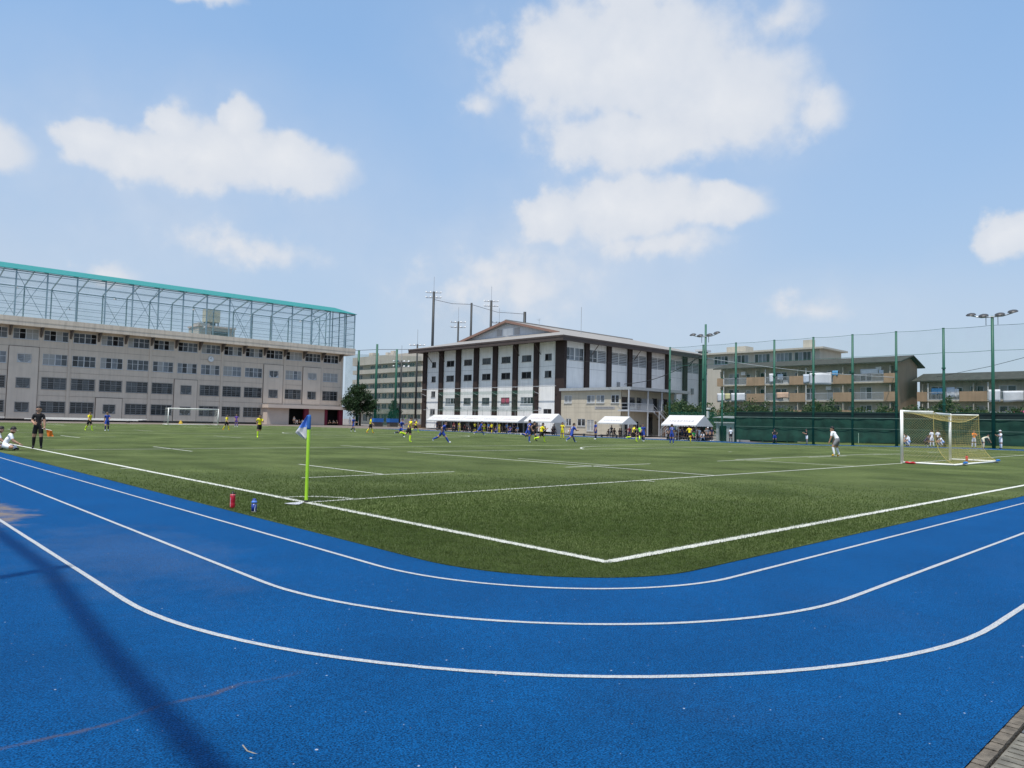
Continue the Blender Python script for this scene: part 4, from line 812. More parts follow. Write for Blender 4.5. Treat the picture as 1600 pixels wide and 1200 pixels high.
part('end_wall', 'beige_wall', t, (0.01, 9, 0, .2, 0, 15.3)); part('roof', 'beige_wall', t, (-.9, 9.5, -1.0, 22.8, 15.31, 15.62)); part('chimney', 'beige_wall', t, (.6, 1.8, 1.6, 3.2, 15.63, 17.1)); part('stair_head', 'beige_wall', t, (2, 5, 15, 19, 15.63, 16.9))
# laundry
def cloth(loc, w, h, material, label, cat='laundry'):
    m = MB(); nu, nv = 8, 5; sd_ = random.random()*9
    for j in range(nv+1):
        for i in range(nu+1): u = i/nu; v = j/nv; m.v.append((.06*math.sin(u*7+sd_)*v-.02, -u*w, -v*h-.05*math.sin(u*5+sd_)*v))
    for j in range(nv):
        for i in range(nu): m.f.append((j*(nu+1)+i, j*(nu+1)+i+1, (j+1)*(nu+1)+i+1, (j+1)*(nu+1)+i)); m.m.append(0)
    o = m.build('hanging_cloth', material, None, loc, 0, True); s_ = o.modifiers.new('thickness', 'SOLIDIFY'); s_.thickness = .02
    tag(o, label, cat, 'washing on the balconies')
cloth((99.9, 35.6, 9.75), 3.2, 1.75, 'cloth_white', 'large white sheet hung over the upper balcony rail'); cloth((99.95, 36.6, 9.6), .9, 1.3, 'cloth_pale', 'pale cloth beside the large white sheet on the upper balcony')
cloth((100.0, 32.3, 10.0), .8, .7, 'cloth_blue', 'bright blue cloth at the right of the large white sheet'); cloth((99.95, 42.0, 9.9), .75, 1.4, 'cloth_white', 'narrow white towel on the upper balcony, middle flat'); cloth((100.4, 40.9, 9.8), .9, .9, 'cloth_pale', 'grey shirt drying next to the narrow white towel')
cloth((99.93, 51.0, 6.95), 1.3, 1.35, 'cloth_white', 'white futon at the far left of the lower balcony'); cloth((99.93, 49.6, 6.9), .9, .95, 'cloth_yellow', 'yellowish cloth between white futons on the lower balcony'); cloth((99.93, 48.5, 6.95), 2.4, 1.3, 'cloth_white', 'wide white futon on the left lower balcony rail')
cloth((99.93, 40.8, 6.95), 1.9, .9, 'cloth_peach', 'peach coloured blanket over the lower balcony rail'); cloth((100.4, 28.5, 10.1), 2.4, .7, 'cloth_white', 'row of white shirts on the right upper balcony'); cloth((100.4, 26.0, 9.9), .6, .5, 'cloth_pale', 'small dark washing right of the white shirts')
cloth((103.5, 13.6, 7.1), 1.3, 1.6, 'cloth_white', 'plain white sheet at the light pole on the lower block'); cloth((103.5, 12.0, 6.9), 2.2, 1.4, 'cloth_white', 'speckled white sheet right of the light pole on the lower block')
cloth((103.9, 18.6, 7.5), 1.0, 1.3, 'cloth_pale', 'pale blue towel on the lower block balcony'); cloth((103.9, 17.6, 7.3), .5, 1.1, 'cloth_white', 'white towel on the lower block balcony by the net pole'); cloth((104.0, 20.5, 7.4), 1.4, .8, 'cloth_blue', 'blue washing at the left end of the lower block balcony'); cloth((101.5, 10.6, 4.3), 2.4, .8, 'pink', 'bright pink cloth low down behind the green screen')

# ================================================================ beige school block behind the nets
t = thing('classroom_block', 'beige five storey block with long balconies behind green nets', 'building', (110, 145.6, 0))
zb_ = [(3.1, 4.3), (6.1, 7.3), (9.1, 10.3), (11.9, 13.2), (14.8, 16.0)]; Lb = 35.6
hs = []; ws = []
for f, (a, b) in enumerate([(.8, 3.0), (4.5, 6.0), (7.5, 9.0), (10.5, 11.8), (13.4, 14.7), (16.3, 17.3)]):
    y = 1.0; k = 0
    while y < Lb-3:
        if not (f in (5, 4) and k % 4 == 1): hs.append((y, y+2.4, a, b)); ws.append((y, a, 2.4, b-a))
        y += 3.3; k += 1
facade('wall', Lb, 17.5, hs, 'beige_wall', t, (1.4, Lb, 0), HW, .15)
for y, a, w, h in ws: window(t, (1.4, Lb-y, a), HW, w, h, 2, None, 'alu', ('glass_dark', 'glass_mid'), False, .05)
for a, b in zb_: part('balcony', 'beige_wall', t, (0, .15, 0, Lb, a, b), (.151, 1.39, 0, Lb, a, a+.15))
part('roof_band', 'beige_wall', t, (-.1, 1.38, -.1, Lb+.1, 17.45, 19.9), (1.39, 12, -.1, Lb+.1, 17.51, 19.8))
for x, y, w in ((5, 8, 2.0), (4, 20, 1.5), (4, 31, 2.2), (6, 26, 1.2)): part('rooftop_tank', 'beige_wall', t, (x, x+w, y, y+w, 19.81, 21.6))
part('end_wall', 'beige_wall', t, (1.41, 12, 0, .2, 0, 17.45)); part('end_wall', 'beige_wall', t, (1.41, 12, Lb-.2, Lb, 0, 17.45))
# low hoarding and tarpaulins before it
t = thing('hoarding', 'pale grey panel hoarding beside the gymnasium corner', 'fence', (81.6, 114.5, zg(82, 114.5)-.06))
for k in range(5): part('panel', 'clad_grey' if k % 2 else 'gable_wall', t, (k*1.05, k*1.05+1.03, -.04, .0, 0, 1.9))
tag(MB().box(0, 3.6, 0, .8, .0, .8).build('planter', 'apt_gable', None, (82.3, 111.2, zg(82, 111)-.06)), 'low brown brick planter at the gymnasium corner', 'planter')
for x, y, lab in ((76.8, 117, 'blue tarpaulin under the tree at the school end'), (80.6, 117, 'blue tarpaulin beside the light green post')):
    t = thing('tarpaulin_stack', lab, 'tarpaulin', (x, y, zg(x, y)-.03), 0, 'blue tarpaulins'); MB().box(0, 2.3, 0, 1.2, .95, 1.75).build('cover', 'bench_blue', t); MB().box(.1, 2.2, .1, 1.1, 0, .949).build('stack', 'bracket', t)
tag(MB().tube([(84.0, 116, zg(84, 116)-.03), (84.0, 116, 1.9)], .09, 8).build('post', 'flag_pole'), 'light green post standing by the blue tarpaulin', 'post')

# ================================================================ poles, nets, lamps
def floodlight(parent, loc, rz, tilt=.5, s=1.0, body='lamp_body'):
    m = MB(); m.lathe([(.10*s, .13*s), (.32*s, .07*s), (.45*s, -.04*s), (.44*s, -.08*s)], 12)
    h = m.build('lamp', body, parent, loc); h.rotation_euler = (0, -tilt, rz)
    MB().lathe([(.40*s, -.092*s), (.40*s, -.10*s)], 10).build('lens', 'lamp_glass', h)
FX = 76.0
def net_pole(y, top, label, r=.16, x=FX, mt='green_pole', grp='green net poles beside the far track'):
    z = zg(x, y)-.06
    t = thing('net_pole', label, 'pole', (x, y, z), 0, grp); MB().tube([(0, 0, 0), (0, 0, top*.5), (0, 0, top-z)], r, 10, r*.72).build('shaft', mt, t, smooth=True); MB().lathe([(r*.75, top-z), (r*.75, top-z+.08)], 10).build('cap', mt, t)
    for zz in (4.3, 8.0): MB().lathe([(r*1.2, zz), (r*1.2, zz+.12)], 10).build('collar', mt, t)
    return t
ords = ['tall green net pole before the gymnasium, left of the lamp pole', 'green net pole directly beside the tall lamp pole', 'first green net pole right of the tall lamp pole', 'second green net pole right of the tall lamp pole', 'third green net pole right of the tall lamp pole', 'fourth green net pole right of the tall lamp pole', 'green net pole before the gable end of the brown apartments', 'green net pole between the goal and the right lamp pole']
for y, lab in zip((43.97, 38.87, 34.23, 29.18, 24.44, 20.06, 15.55, 11.05), ords): net_pole(y, 12.0, lab)
net_pole(36.1, 6.1, 'short green post before the pale hut', .13)
def lamp_pole(y, top, label, bar_z, mt='green_pole'):
    z = zg(FX, y)-.06
    t = thing('lamp_pole', label, 'lamp pole', (FX-.15, y, z), 0, 'floodlight poles beside the far track'); MB().tube([(0, 0, 0), (0, 0, top-z)], .17, 10, .13).build('shaft', mt, t, smooth=True)
    MB().tube([(-.1, 1.75, bar_z-z+.15), (-.1, .9, bar_z-z-.1), (-.1, -.9, bar_z-z-.1), (-.1, -1.75, bar_z-z+.15)], .06, 6).build('cross_arm', 'galv', t)
    for k in (1.75, .68, -.68, -1.75): floodlight(t, (-.25, k, bar_z-z+.28 if abs(k) > 1 else bar_z-z+.1), 0, .35, 1.0)
    MB().bar((-.12, .5, bar_z-z-.9), (-.12, .5, bar_z-z-.1), .06).bar((-.12, -.5, bar_z-z-.9), (-.12, -.5, bar_z-z-.1), .06).build('bracket', 'galv', t)
    return t
lamp_pole(38.45, 14.7, 'tall green lamp pole with four floodlights behind the right tent', 13.2); lamp_pole(6.74, 12.9, 'lamp pole with four floodlights at the far right', 12.9)
fe = thing('screen_fence', 'long low dark green windscreen fence along the far track', 'fence', (FX, 34.0, -.06))
fy = [34.2, 29.18, 24.44, 20.06, 15.55, 11.05, 6.74, 2.4, -2, -6]
for a, b in zip(fy[:-1], fy[1:]):
    za, zb2 = zg(FX, a)+.34, zg(FX, b)+.34; m = MB(); nu, nv = 10, 8
    for j in range(nv+1):
        for i in range(nu+1):
            u = i/nu; v = j/nv; m.v.append((-.05-.05*math.sin(v*8+.7)*math.sin(PI*u)-.03*math.sin(u*13+v*3), a+(b-a)*u-34.0, (za+(zb2-za)*u)*(1-v)+2.82*v-.05*math.sin(PI*u)*math.sin(v*PI*3)))
    for j in range(nv):
        for i in range(nu): m.f.append((j*(nu+1)+i, j*(nu+1)+i+1, (j+1)*(nu+1)+i+1, (j+1)*(nu+1)+i)); m.m.append(0)
    m.build('screen', 'screen', fe, smooth=True)
    MB().quad((-.03, a-34, 2.83), (-.03, b-34, 2.83), (-.03, b-34, 3.5), (-.03, a-34, 3.5)).build('top_screen', 'screen_dark', fe)
    for z, w in ((2.85, .05), (1.7, .03), (3.5, .03)): MB().bar((-.12, a-34, z), (-.12, b-34, z), w).build('rail', 'screen_rail' if z < 3 else 'green_pole', fe)
    MB().tube([(-.06, a-34, -.3), (-.06, a-34, 3.5)], .05, 6).build('fence_post', 'green_pole', fe)
for y in (19.4, 12.0): MB().bar((-.1, y-34, 1.2), (-.9, y-34.3, .1), .05).build('stay', 'green_pole', fe)
tag(MB().quad((FX+.05, -6, 3.5), (FX+.05, 44, 3.4), (FX+.05, 44, 11.9), (FX+.05, -6, 11.9)).build('safety_net', 'green_net'), 'tall thin green net hung between the green poles', 'net')
tag(MB().quad((FX+.05, 34.3, -.3), (FX+.05, 44, -.4), (FX+.05, 44, 3.38), (FX+.05, 34.3, 3.38)).build('safety_net', 'back_net'), 'low green net before the pale hut', 'net')
for z, lab in ((12.0, 'top rope of the tall green net'), (9.55, 'middle rope of the tall green net')):
    pts = []
    for a, b in zip([43.97, 38.87, 34.23, 29.18, 24.44, 20.06, 15.55, 11.05, 6.74, 2.4], [38.87, 34.23, 29.18, 24.44, 20.06, 15.55, 11.05, 6.74, 2.4, -2]): pts += [(FX, a+(b-a)*u, z-.06*math.sin(PI*u)) for u in (0, .25, .5, .75)]
    tag(MB().tube(pts, .019, 4).build('net_rope', 'green_pole'), lab, 'rope')
sheet('grass_strip', [75.62, 76.5, 79, 85, 92, 99], rng(-8, 33, 2), -.02, 'turf')
# hut and lean-to behind the low net
t = thing('hut', 'pale green hut with dark doorway behind the low net', 'hut', (79, 35.2, -.36))
facade('wall', 3.5, 2.35, [(.35, 1.5, 0, 2.0)], 'rail_grey', t, (0, 3.5, 0), HW, .3); part('doorway', 'void', t, (.3, .32, 1.9, 3.3, 0, 2.1)); part('side_wall', 'rail_grey', t, (.01, 2.4, 0, .1, 0, 2.35)); part('roof', 'alu', t, (-.25, 2.6, -.2, 3.7, 2.36, 2.5)); part('wall', 'rail_grey', t, (2.3, 2.39, .11, 3.4, 0, 2.35))
t = thing('lean_to', 'long dark lean-to shelter behind the hut', 'shelter', (82.5, 30.5, -.36)); MB().add([(-.6, 0, 2.95), (-.6, 10.5, 3.15), (2.5, 10.5, 3.4), (2.5, 0, 3.2), (-.6, 0, 2.87), (-.6, 10.5, 3.07), (2.5, 10.5, 3.32), (2.5, 0, 3.12)], [(0, 1, 2, 3), (4, 7, 6, 5), (0, 4, 5, 1), (0, 3, 7, 4)]).build('roof', 'alu_grey', t)
for y in (.2, 3.5, 7, 10.2): part('post', 'green_pole', t, (-.05, .05, y-.05, y+.05, 0, 2.9))
part('back_wall', 'screen', t, (2.4, 2.48, 0, 10.5, 0, 3.1))
t = thing('speaker_box', 'white box speaker on a pole behind the right tent', 'speaker', (80, 40.6, -.36)); MB().box(-.15, .15, -.15, .15, 3.0, 3.9).build('box', 'ac_white', t); MB().tube([(0, 0, 0), (0, 0, 2.999)], .06, 6).build('pole', 'galv', t); MB().box(-.2, .2, -.35, .35, 4.15, 4.4).build('horn', 'ac_white', t); MB().tube([(0, 0, 3.901), (0, 0, 4.149)], .04, 6).build('neck', 'galv', t)

# dark poles and towers of the ball ground behind
def tower(x, y, top, label, r, lamps, mt='dark_pole'):
    t = thing('light_tower', label, 'light tower', (x, y, -.07), 0, 'towers of the ball ground behind'); MB().tube([(0, 0, 0), (0, 0, top)], r, 8, r*.75).build('shaft', mt, t, smooth=True)
    if lamps:
        for z in (top-.3, top-1.5): MB().bar((-1.3, 1.2, z), (1.3, -1.2, z), .14).build('lamp_bar', 'galv', t)
        for k in (-1, -.4, .4, 1):
            for z in (top-.1, top-1.3): floodlight(t, (k*1.3-.3, -k*1.2-.3, z), math.radians(45), .7, .62, 'galv')
        MB().tube([(0, 0, top), (0, 0, top+3.6)], .05, 5).build('lightning_rod', 'galv', t)
    return t
tower(98.14, 126, 32.3, 'tall dark light tower at the left of the gymnasium roof', .38, True); tower(110.0, 126, 31.1, 'plain dark net mast between two light towers', .34, False); tower(116.6, 126, 32.6, 'tall dark light tower behind the gymnasium gable', .38, True); tower(128.7, 126, 31.1, 'thick dark mast at the right of the gymnasium gable', .5, False)
tower(105.9, 126, 26.0, 'shorter light tower with round lamps left of the gable', .28, True); tower(119.5, 126, 27.4, 'shorter light tower just above the gable slope', .26, True)
tag(MB().quad((98.1, 126.3, 14), (128.7, 126.3, 14), (128.7, 126.3, 30.5), (98.1, 126.3, 31)).build('safety_net', 'high_net'), 'very thin high net strung between the dark masts', 'net')
tag(MB().tube([(98.1, 126.2, 30.4), (104, 126.2, 30.1), (110, 126.2, 30.7), (119, 126.2, 29.8), (128.7, 126.2, 30.5)], .05, 4).build('net_rope', 'cable'), 'dark rope along the top of the high net', 'rope')
for x, top, lab, lm in ((81.2, 17.0, 'slim green net pole nearest the school roof corner', False), (86.0, 18.9, 'second slim net pole before the beige block', False), (91.5, 18.2, 'third slim net pole before the beige block', False), (92.9, 15.6, 'slim lamp pole with dark lamp head before the beige block', True), (97.4, 19.9, 'net pole with lamps at the gymnasium roof edge', True)):
    tower(x, 131, top, lab, .33 if not lm else .26, lm, 'green_pole' if not lm else 'dark_pole')
tag(MB().quad((78, 131.3, 0), (99, 131.3, 0), (99, 131.3, 17), (78, 131.3, 16)).build('safety_net', 'back_net'), 'tall green net before the beige block', 'net')
tag(MB().quad((78, 119.2, -.3), (84.4, 119.2, -.3), (84.4, 119.2, 3.6), (78, 119.2, 3.6)).build('safety_net', 'low_net'), 'low dense green net beside the tree', 'net')
tag(MB().tube([(78, 131.2, 16.6), (86, 131.2, 17.6), (97.4, 131.2, 18.6), (110, 131.2, 19)], .05, 4).build('net_rope', 'cable'), 'rope along the top of the net before the beige block', 'rope')
# overhead cables and the utility pole
tag(MB().tube([(83.0+(76-83.0)*u, 57+(38.9-57)*u, 7.75+3.0*u-.9*math.sin(PI*u)) for u in [i/12 for i in range(13)]], .05, 5).build('overhead_cable', 'cable'), 'thick black cable rising from the annex roof to the green pole', 'cable')
tag(MB().tube([(84+(76-84)*u, 70+(38.9-70)*u, 12.2-1.6*u-.7*math.sin(PI*u)) for u in [i/12 for i in range(13)]], .025, 5).build('overhead_cable', 'cable'), 'thin wire crossing before the gymnasium side', 'cable')
tag(MB().tube([(76+24*u, 38.9-15*u, 10.4-1.6*u-.4*math.sin(PI*u)) for u in [i/12 for i in range(13)]], .045, 5).build('overhead_cable', 'galv'), 'pale cable from the green pole to the brown apartments', 'cable')
t = thing('utility_pole', 'grey concrete utility pole at the right edge', 'pole', (92, 5.5, 0)); MB().tube([(0, 0, 0), (0, 0, 11.3)], .17, 8, .12).build('shaft', 'concrete', t, smooth=True); MB().bar((0, -.9, 10.6), (0, .9, 10.6), .1).build('cross_arm', 'galv', t)
tag(MB().tube([(92, 5.5, 10.6), (97, 12, 9.6), (103, 19.5, 8.9)], .03, 5).build('overhead_cable', 'cable'), 'wire from the utility pole to the lower block', 'cable')
# tall net fence behind the photographer's left: its pole and rolled net shade the near track
t = thing('net_pole', 'tall net pole behind the left side of the near track', 'pole', (-8.72, -5.21, -.07)); MB().tube([(0, 0, 0), (0, 0, 12.07)], .11, 10, .085).build('shaft', 'green_pole', t, smooth=True)
pts = [(-8.72+dx, y, 11.98) for y, dx in ((16, -.05), (8, -.1), (2.2, -.13), (-3, -.13), (-5.2, -.13), (-6.7, -.26), (-7.9, -.36), (-8.7, -.42), (-9.6, -.47), (-10.5, -.52), (-12, -.57), (-18, -.6))]
tag(MB().tube(pts, .085, 8).build('rolled_net', 'green_pole'), 'rolled net hanging on the rope behind the near track', 'net')
tag(MB().quad((-8.75, -18, 0), (-8.75, 16, 0), (-8.75, 16, 11.85), (-8.75, -18, 11.85)).build('safety_net', 'shade_net'), 'fine net hung left of the near track', 'net')

# ================================================================ trees and shrubs
def leaves(name, blobs, n, size, material, parent, seed):
    """leaf-sized faces in clumps through the crown's volume; blobs = (x, y, z, rx, rz)"""
    r = np.random.default_rng(seed); wts = np.array([b[3]**2*b[4] for b in blobs]); wts = wts/wts.sum()
    clumps = []
    for b, k in zip(blobs, (wts*max(40, n//55)).astype(int)+4):
        d = r.normal(size=(k, 3)); d /= np.linalg.norm(d, axis=1)[:, None]; rad = r.uniform(.45, 1.03, (k, 1))
        clumps.append(np.array(b[:3])+d*rad*np.array([b[3], b[3], b[4]]))
    cl = np.concatenate(clumps); idx = r.integers(0, len(cl), n); cs = np.mean([b[3] for b in blobs])*.24
    c = cl[idx]+r.normal(size=(n, 3))*cs*np.array([1, 1, .75]); c[:, 2] = np.maximum(c[:, 2], .1)
    a = r.normal(size=(n, 3)); a /= np.linalg.norm(a, axis=1)[:, None]; b = np.cross(a, r.normal(size=(n, 3))); b /= np.linalg.norm(b, axis=1)[:, None]
    s = size*r.uniform(.6, 1.4, (n, 1)); v = np.empty((n, 4, 3), np.float32); v[:, 0] = c-a*s; v[:, 1] = c+b*s*.55; v[:, 2] = c+a*s; v[:, 3] = c-b*s*.55
    me = bpy.data.meshes.new(name); me.vertices.add(n*4); me.vertices.foreach_set('co', v.ravel()); me.loops.add(n*4); me.loops.foreach_set('vertex_index', np.arange(n*4, dtype=np.int32)); me.polygons.add(n); me.polygons.foreach_set('loop_start', np.arange(0, n*4, 4, dtype=np.int32)); me.update(calc_edges=True); me.materials.append(MATS[material])
    return link(name, me, parent)
def tree(loc, h, blobs, label, material='leaf', n=9000, size=.22, name='tree', seed=1, group=None, cat='tree'):
    t = thing(name, label, cat, loc, 0, group); r_ = random.Random(seed); m = MB(); th = h*.45
    m.tube([(0, 0, 0), (.05*h*.1, 0, th*.5), (0, .02*h*.2, th)], [h*.028, h*.022, h*.018], 8)
    for b in blobs: m.tube([(0, 0, th*.75), (b[0]*.5, b[1]*.5, (th+b[2])*.5), (b[0], b[1], b[2]+b[4]*.3)], [h*.013, h*.009, h*.004], 6)
    m.build('trunk', 'bark', t, smooth=True); leaves('crown', blobs, n, size, material, t, seed); return t
tree((78.0, 124.5, -.1), 9.0, [(-1.6, 0, 6.2, 2.2, 2.2), (.6, .5, 5.6, 2.0, 2.0), (-.6, -.6, 7.9, 1.7, 1.5), (2.3, -.5, 5.0, 1.4, 1.3), (3.1, -.3, 3.7, 1.0, 1.3), (-2.2, -.4, 3.6, 1.5, 1.8), (1.1, -.8, 3.4, 1.2, 1.4), (1.6, .3, 6.9, 1.1, .9), (-3.2, .2, 5.0, 1.1, 1.2)], 'dark leafy tree at the right end of the school', 'leaf_dark', 11000, .17, seed=4)
tree((80, 156, 0), 15, [(0, 0, 10, 4, 4), (1.5, 0, 12.3, 2.8, 2.6), (-2, 0, 8, 3, 3)], 'far dark tree behind the school corner', 'leaf_dark', 9000, .3, seed=6)
tree((93.2, 134, 0), 6.5, [(0, 0, 4.6, 1.0, 1.5), (.8, 0, 3.2, 1.1, 1.1), (-.6, 0, 2.6, .9, 1.0)], 'small tree behind the net before the beige block', 'leaf_dark', 2200, .16, seed=9)
HL = ['below the left end of the brown apartments', 'below the left futons of the brown apartments', 'left of the second net pole right of the lamp pole', 'below the peach blanket', 'left of the third net pole right of the lamp pole', 'below the large white sheet', 'at the fourth net pole right of the lamp pole', 'below the right balconies of the brown apartments', 'at the foot of the apartment gable wall', 'between the two apartment blocks', 'above the near goal crossbar', 'below the middle of the lower block', 'left of the right lamp pole', 'right of the right lamp pole', 'at the right edge of the picture']
hr = random.Random(5)
for i, lab in enumerate(HL):
    y = 50-i*3.35; h = hr.uniform(4.9, 5.9)
    tree((95.5+hr.uniform(-1, 1), y, 0), h, [(hr.uniform(-.4, .4), hr.uniform(-.6, .6), h*.62, 1.5, h*.34), (.3, 1.0, h*.5, 1.2, h*.32), (-.2, -1.0, h*.46, 1.2, h*.36)], 'green shrub '+lab, 'leaf_hedge', 2200, .17, 'shrub', 20+i, 'shrubs before the apartments', 'shrub')
tree((101.8, 7.4, 0), 8.2, [(0, 0, 5.9, 1.7, 1.9), (.4, -1.3, 4.8, 1.4, 1.6)], 'bright green tree at the right edge before the lower block', 'leaf', 5000, .18, seed=41)
tree((92, 52.5, 0), 5.4, [(0, 0, 3.6, 2.0, 1.7), (.5, -1.6, 3.2, 1.5, 1.5), (0, 1.6, 3.4, 1.5, 1.5)], 'leafy tree between the annex stairs and the lamp pole', 'leaf_hedge', 5000, .18, seed=43)

# ================================================================ tents
def tent(label, Ya, Yb, X0=72.0, eave=1.62, ridge=2.62, depth=3.4, text=True, tred=False, group='white event tents beside the far track', side=None, rear=True):
    zb = zg(73, (Ya+Yb)/2)-.02; t = thing('event_tent', label, 'tent', (X0, Yb, zb), 0, group); L_ = Ya-Yb; e = eave-zb; r_ = ridge-zb; d = depth; xm = d/2
    for sx, xa in ((1, 0), (-1, d)):
        m = MB(); nu, nv = 6, 3
        for j in range(nv+1):
            for i in range(nu+1): u = i/nu; v = j/nv; m.v.append((xa+(xm-xa)*v, u*L_, e+(r_-e)*v-.06*math.sin(PI*v)*(.6+.4*math.sin(u*PI*2)**2)))
        for j in range(nv):
            for i in range(nu): m.f.append((j*(nu+1)+i, j*(nu+1)+i+1, (j+1)*(nu+1)+i+1, (j+1)*(nu+1)+i)); m.m.append(0)
        m.build('roof_sheet', 'tent', t, smooth=True)
    m = MB(); n = max(8, int(L_/.35))                                  # scalloped valance
    def val(p, q, k):
        for i in range(k):
            a = Vector(p).lerp(Vector(q), i/k); b = Vector(p).lerp(Vector(q), (i+1)/k); c = (a+b)/2
            m.quad(a, b, b-Vector((0, 0, .13)), c-Vector((0, 0, .21)), a-Vector((0, 0, .13)))
    val((-.02, 0, e), (-.02, L_, e), n); val((d+.02, 0, e), (d+.02, L_, e), n); val((0, -.02, e), (d, -.02, e), 10); val((0, L_+.02, e), (d, L_+.02, e), 10); m.build('valance', 'tent', t)
    for y in (0.005, L_-.005): MB().quad((0, y, e), (d, y, e), (xm, y, r_-.01)).build('gable_sheet', 'tent', t)
    for y in (.05, L_/2, L_-.05):
        for x in (.03, d-.03): MB().tube([(x, y, 0), (x, y, e)], .022, 6).build('leg', 'galv', t)
    MB().tube([(.05, 0.02, e-.02), (.05, L_-.02, e-.02)], .02, 6).tube([(d-.05, 0.02, e-.02), (d-.05, L_-.02, e-.02)], .02, 6).tube([(xm, .02, r_-.05), (xm, L_-.02, r_-.05)], .02, 6).build('frame', 'galv', t)
    if text:                                                           # row of blurred lettering, too small to read
        m = MB(); n = int(L_*.75/.42)
        for k in range(n):
            y = L_-(L_*.13+k*.42); v0, v1 = .32, .52
            for q in range(3):
                ya = y-.06-q*.08; P = lambda v, yy: (xm*v, yy, e+(r_-e)*v-.05*math.sin(PI*v)+.03)
                if (k*7+q*3) % 5: m.quad(P(v0+.02*q, ya), P(v0+.02*q, ya-.045), P(v1-.04*((k+q) % 3), ya-.045), P(v1-.04*((k+q) % 3), ya))
        m.build('lettering', 'tent_text' if tred else 'clad_grey', t)
    if rear: MB().box(d-.03, d-.01, .1, L_-.1, .15, e-.1).build('shade_backing', 'tent_shade', t)  # added dark sheet standing in for the shade under the tent
    if side: MB().box(d-.04, d-.02, side[0], side[1], .1, e-.05).build('side_sheet', 'tent_side', t)
    return t
names5 = ['rightmost', 'second from the right', 'middle one', 'second from the left', 'leftmost']
for k in range(5): tent('white tent, %s of the five joined in a row' % names5[k], 69.1+(k+1)*4.72-.02, 69.1+k*4.72, 72.0, 1.6, 2.52, 3.4, True, k in (0, 2, 4))
tent('white tent with reddish lettering right of the joined row', 67.7, 61.9, 71.9, 1.72, 2.9, 3.5, True, True, side=(.4, 2.6), rear=False)
tent('smaller white tent before the annex gallery', 53.1, 48.7, 72.0, 1.72, 2.63, 3.2, True, rear=False)
tent('large white tent at the foot of the tall lamp pole', 42.5, 37.3, 72.0, 1.65, 2.88, 3.8, True)
tag(MB().quad((70.5, 36, zg(71, 45)), (70.5, 60, zg(71, 50)), (72, 60, zg(71, 50)), (72, 36, zg(71, 45))).build('spectator_pavement', 'concrete'), kind='structure')
for (y, L_, lab) in ((72, 3, 'dark bench under the joined tents, right'), (78, 3, 'dark bench under the middle of the joined tents'), (85, 3, 'dark bench under the left of the joined tents'), (57.5, 4.5, 'low bench on the pavement between two tents'), (50, 3, 'bench under the tent before the annex'), (38.6, 3, 'bench under the large right tent')):
    x = 72.6 if y != 57.5 else 74.5; t = thing('bench', lab, 'bench', (x, y, zg(x, y)-.05)); MB().box(-.2, .2, 0, L_, .40, .45).build('seat', 'bracket', t)
    for q in (.2, L_-.2): MB().box(-.18, .18, q-.03, q+.03, 0, .399).build('leg', 'alu_dark', t)

# ================================================================ people
def cmat(n, c): return mat('cloth_'+n, c, .8, .08, 12, .25, 40)
for n, c in dict(black=(.012, .012, .014), yellow=(.80, .68, .02), royal=(.02, .055, .30), white=(.76, .77, .80), purple=(.13, .07, .36), lime=(.25, .85, .08), grey=(.22, .22, .23), navy=(.02, .025, .07), orange=(.8, .2, .02), red=(.55, .03, .03), green=(.03, .4, .08), maroon=(.16, .02, .03), sky=(.12, .28, .6), cream=(.62, .56, .42), neon=(.62, .85, .03), dark=(.03, .03, .035), amber=(.8, .4, .02)).items(): cmat('p_'+n, c)
OUT = dict(ref=('black', 'black', 'black', 'black'), yel=('yellow', 'black', 'neon', 'neon'), yelo=('yellow', 'black', 'yellow', 'orange'), blu=('royal', 'royal', 'royal', 'white'), blud=('royal', 'royal', 'navy', 'white'), pur=('purple', 'purple', 'purple', 'white'), lime=('lime', 'black', 'neon', 'neon'), gk=('white', 'grey', 'white', 'amber'), wht=('white', 'white', 'white', 'dark'), whd=('white', 'dark', 'dark', 'dark'), dark=('dark', 'dark', 'dark', 'dark'), navy=('navy', 'dark', 'dark', 'white'), redo=('red', 'dark', 'dark', 'white'), grn=('green', 'dark', 'dark', 'dark'), gry=('grey', 'dark', 'dark', 'dark'), sky=('sky', 'dark', 'dark', 'white'), mar=('maroon', 'navy', 'dark', 'dark'), dbl=('dark', 'royal', 'dark', 'dark'), dwh=('dark', 'white', 'grey', 'dark'), org=('orange', 'white', 'white', 'dark'), crm=('cream', 'cream', 'cream', 'dark'), wsk=('white', 'sky', 'white', 'dark'), yely=('yellow', 'yellow', 'yellow', 'dark'))
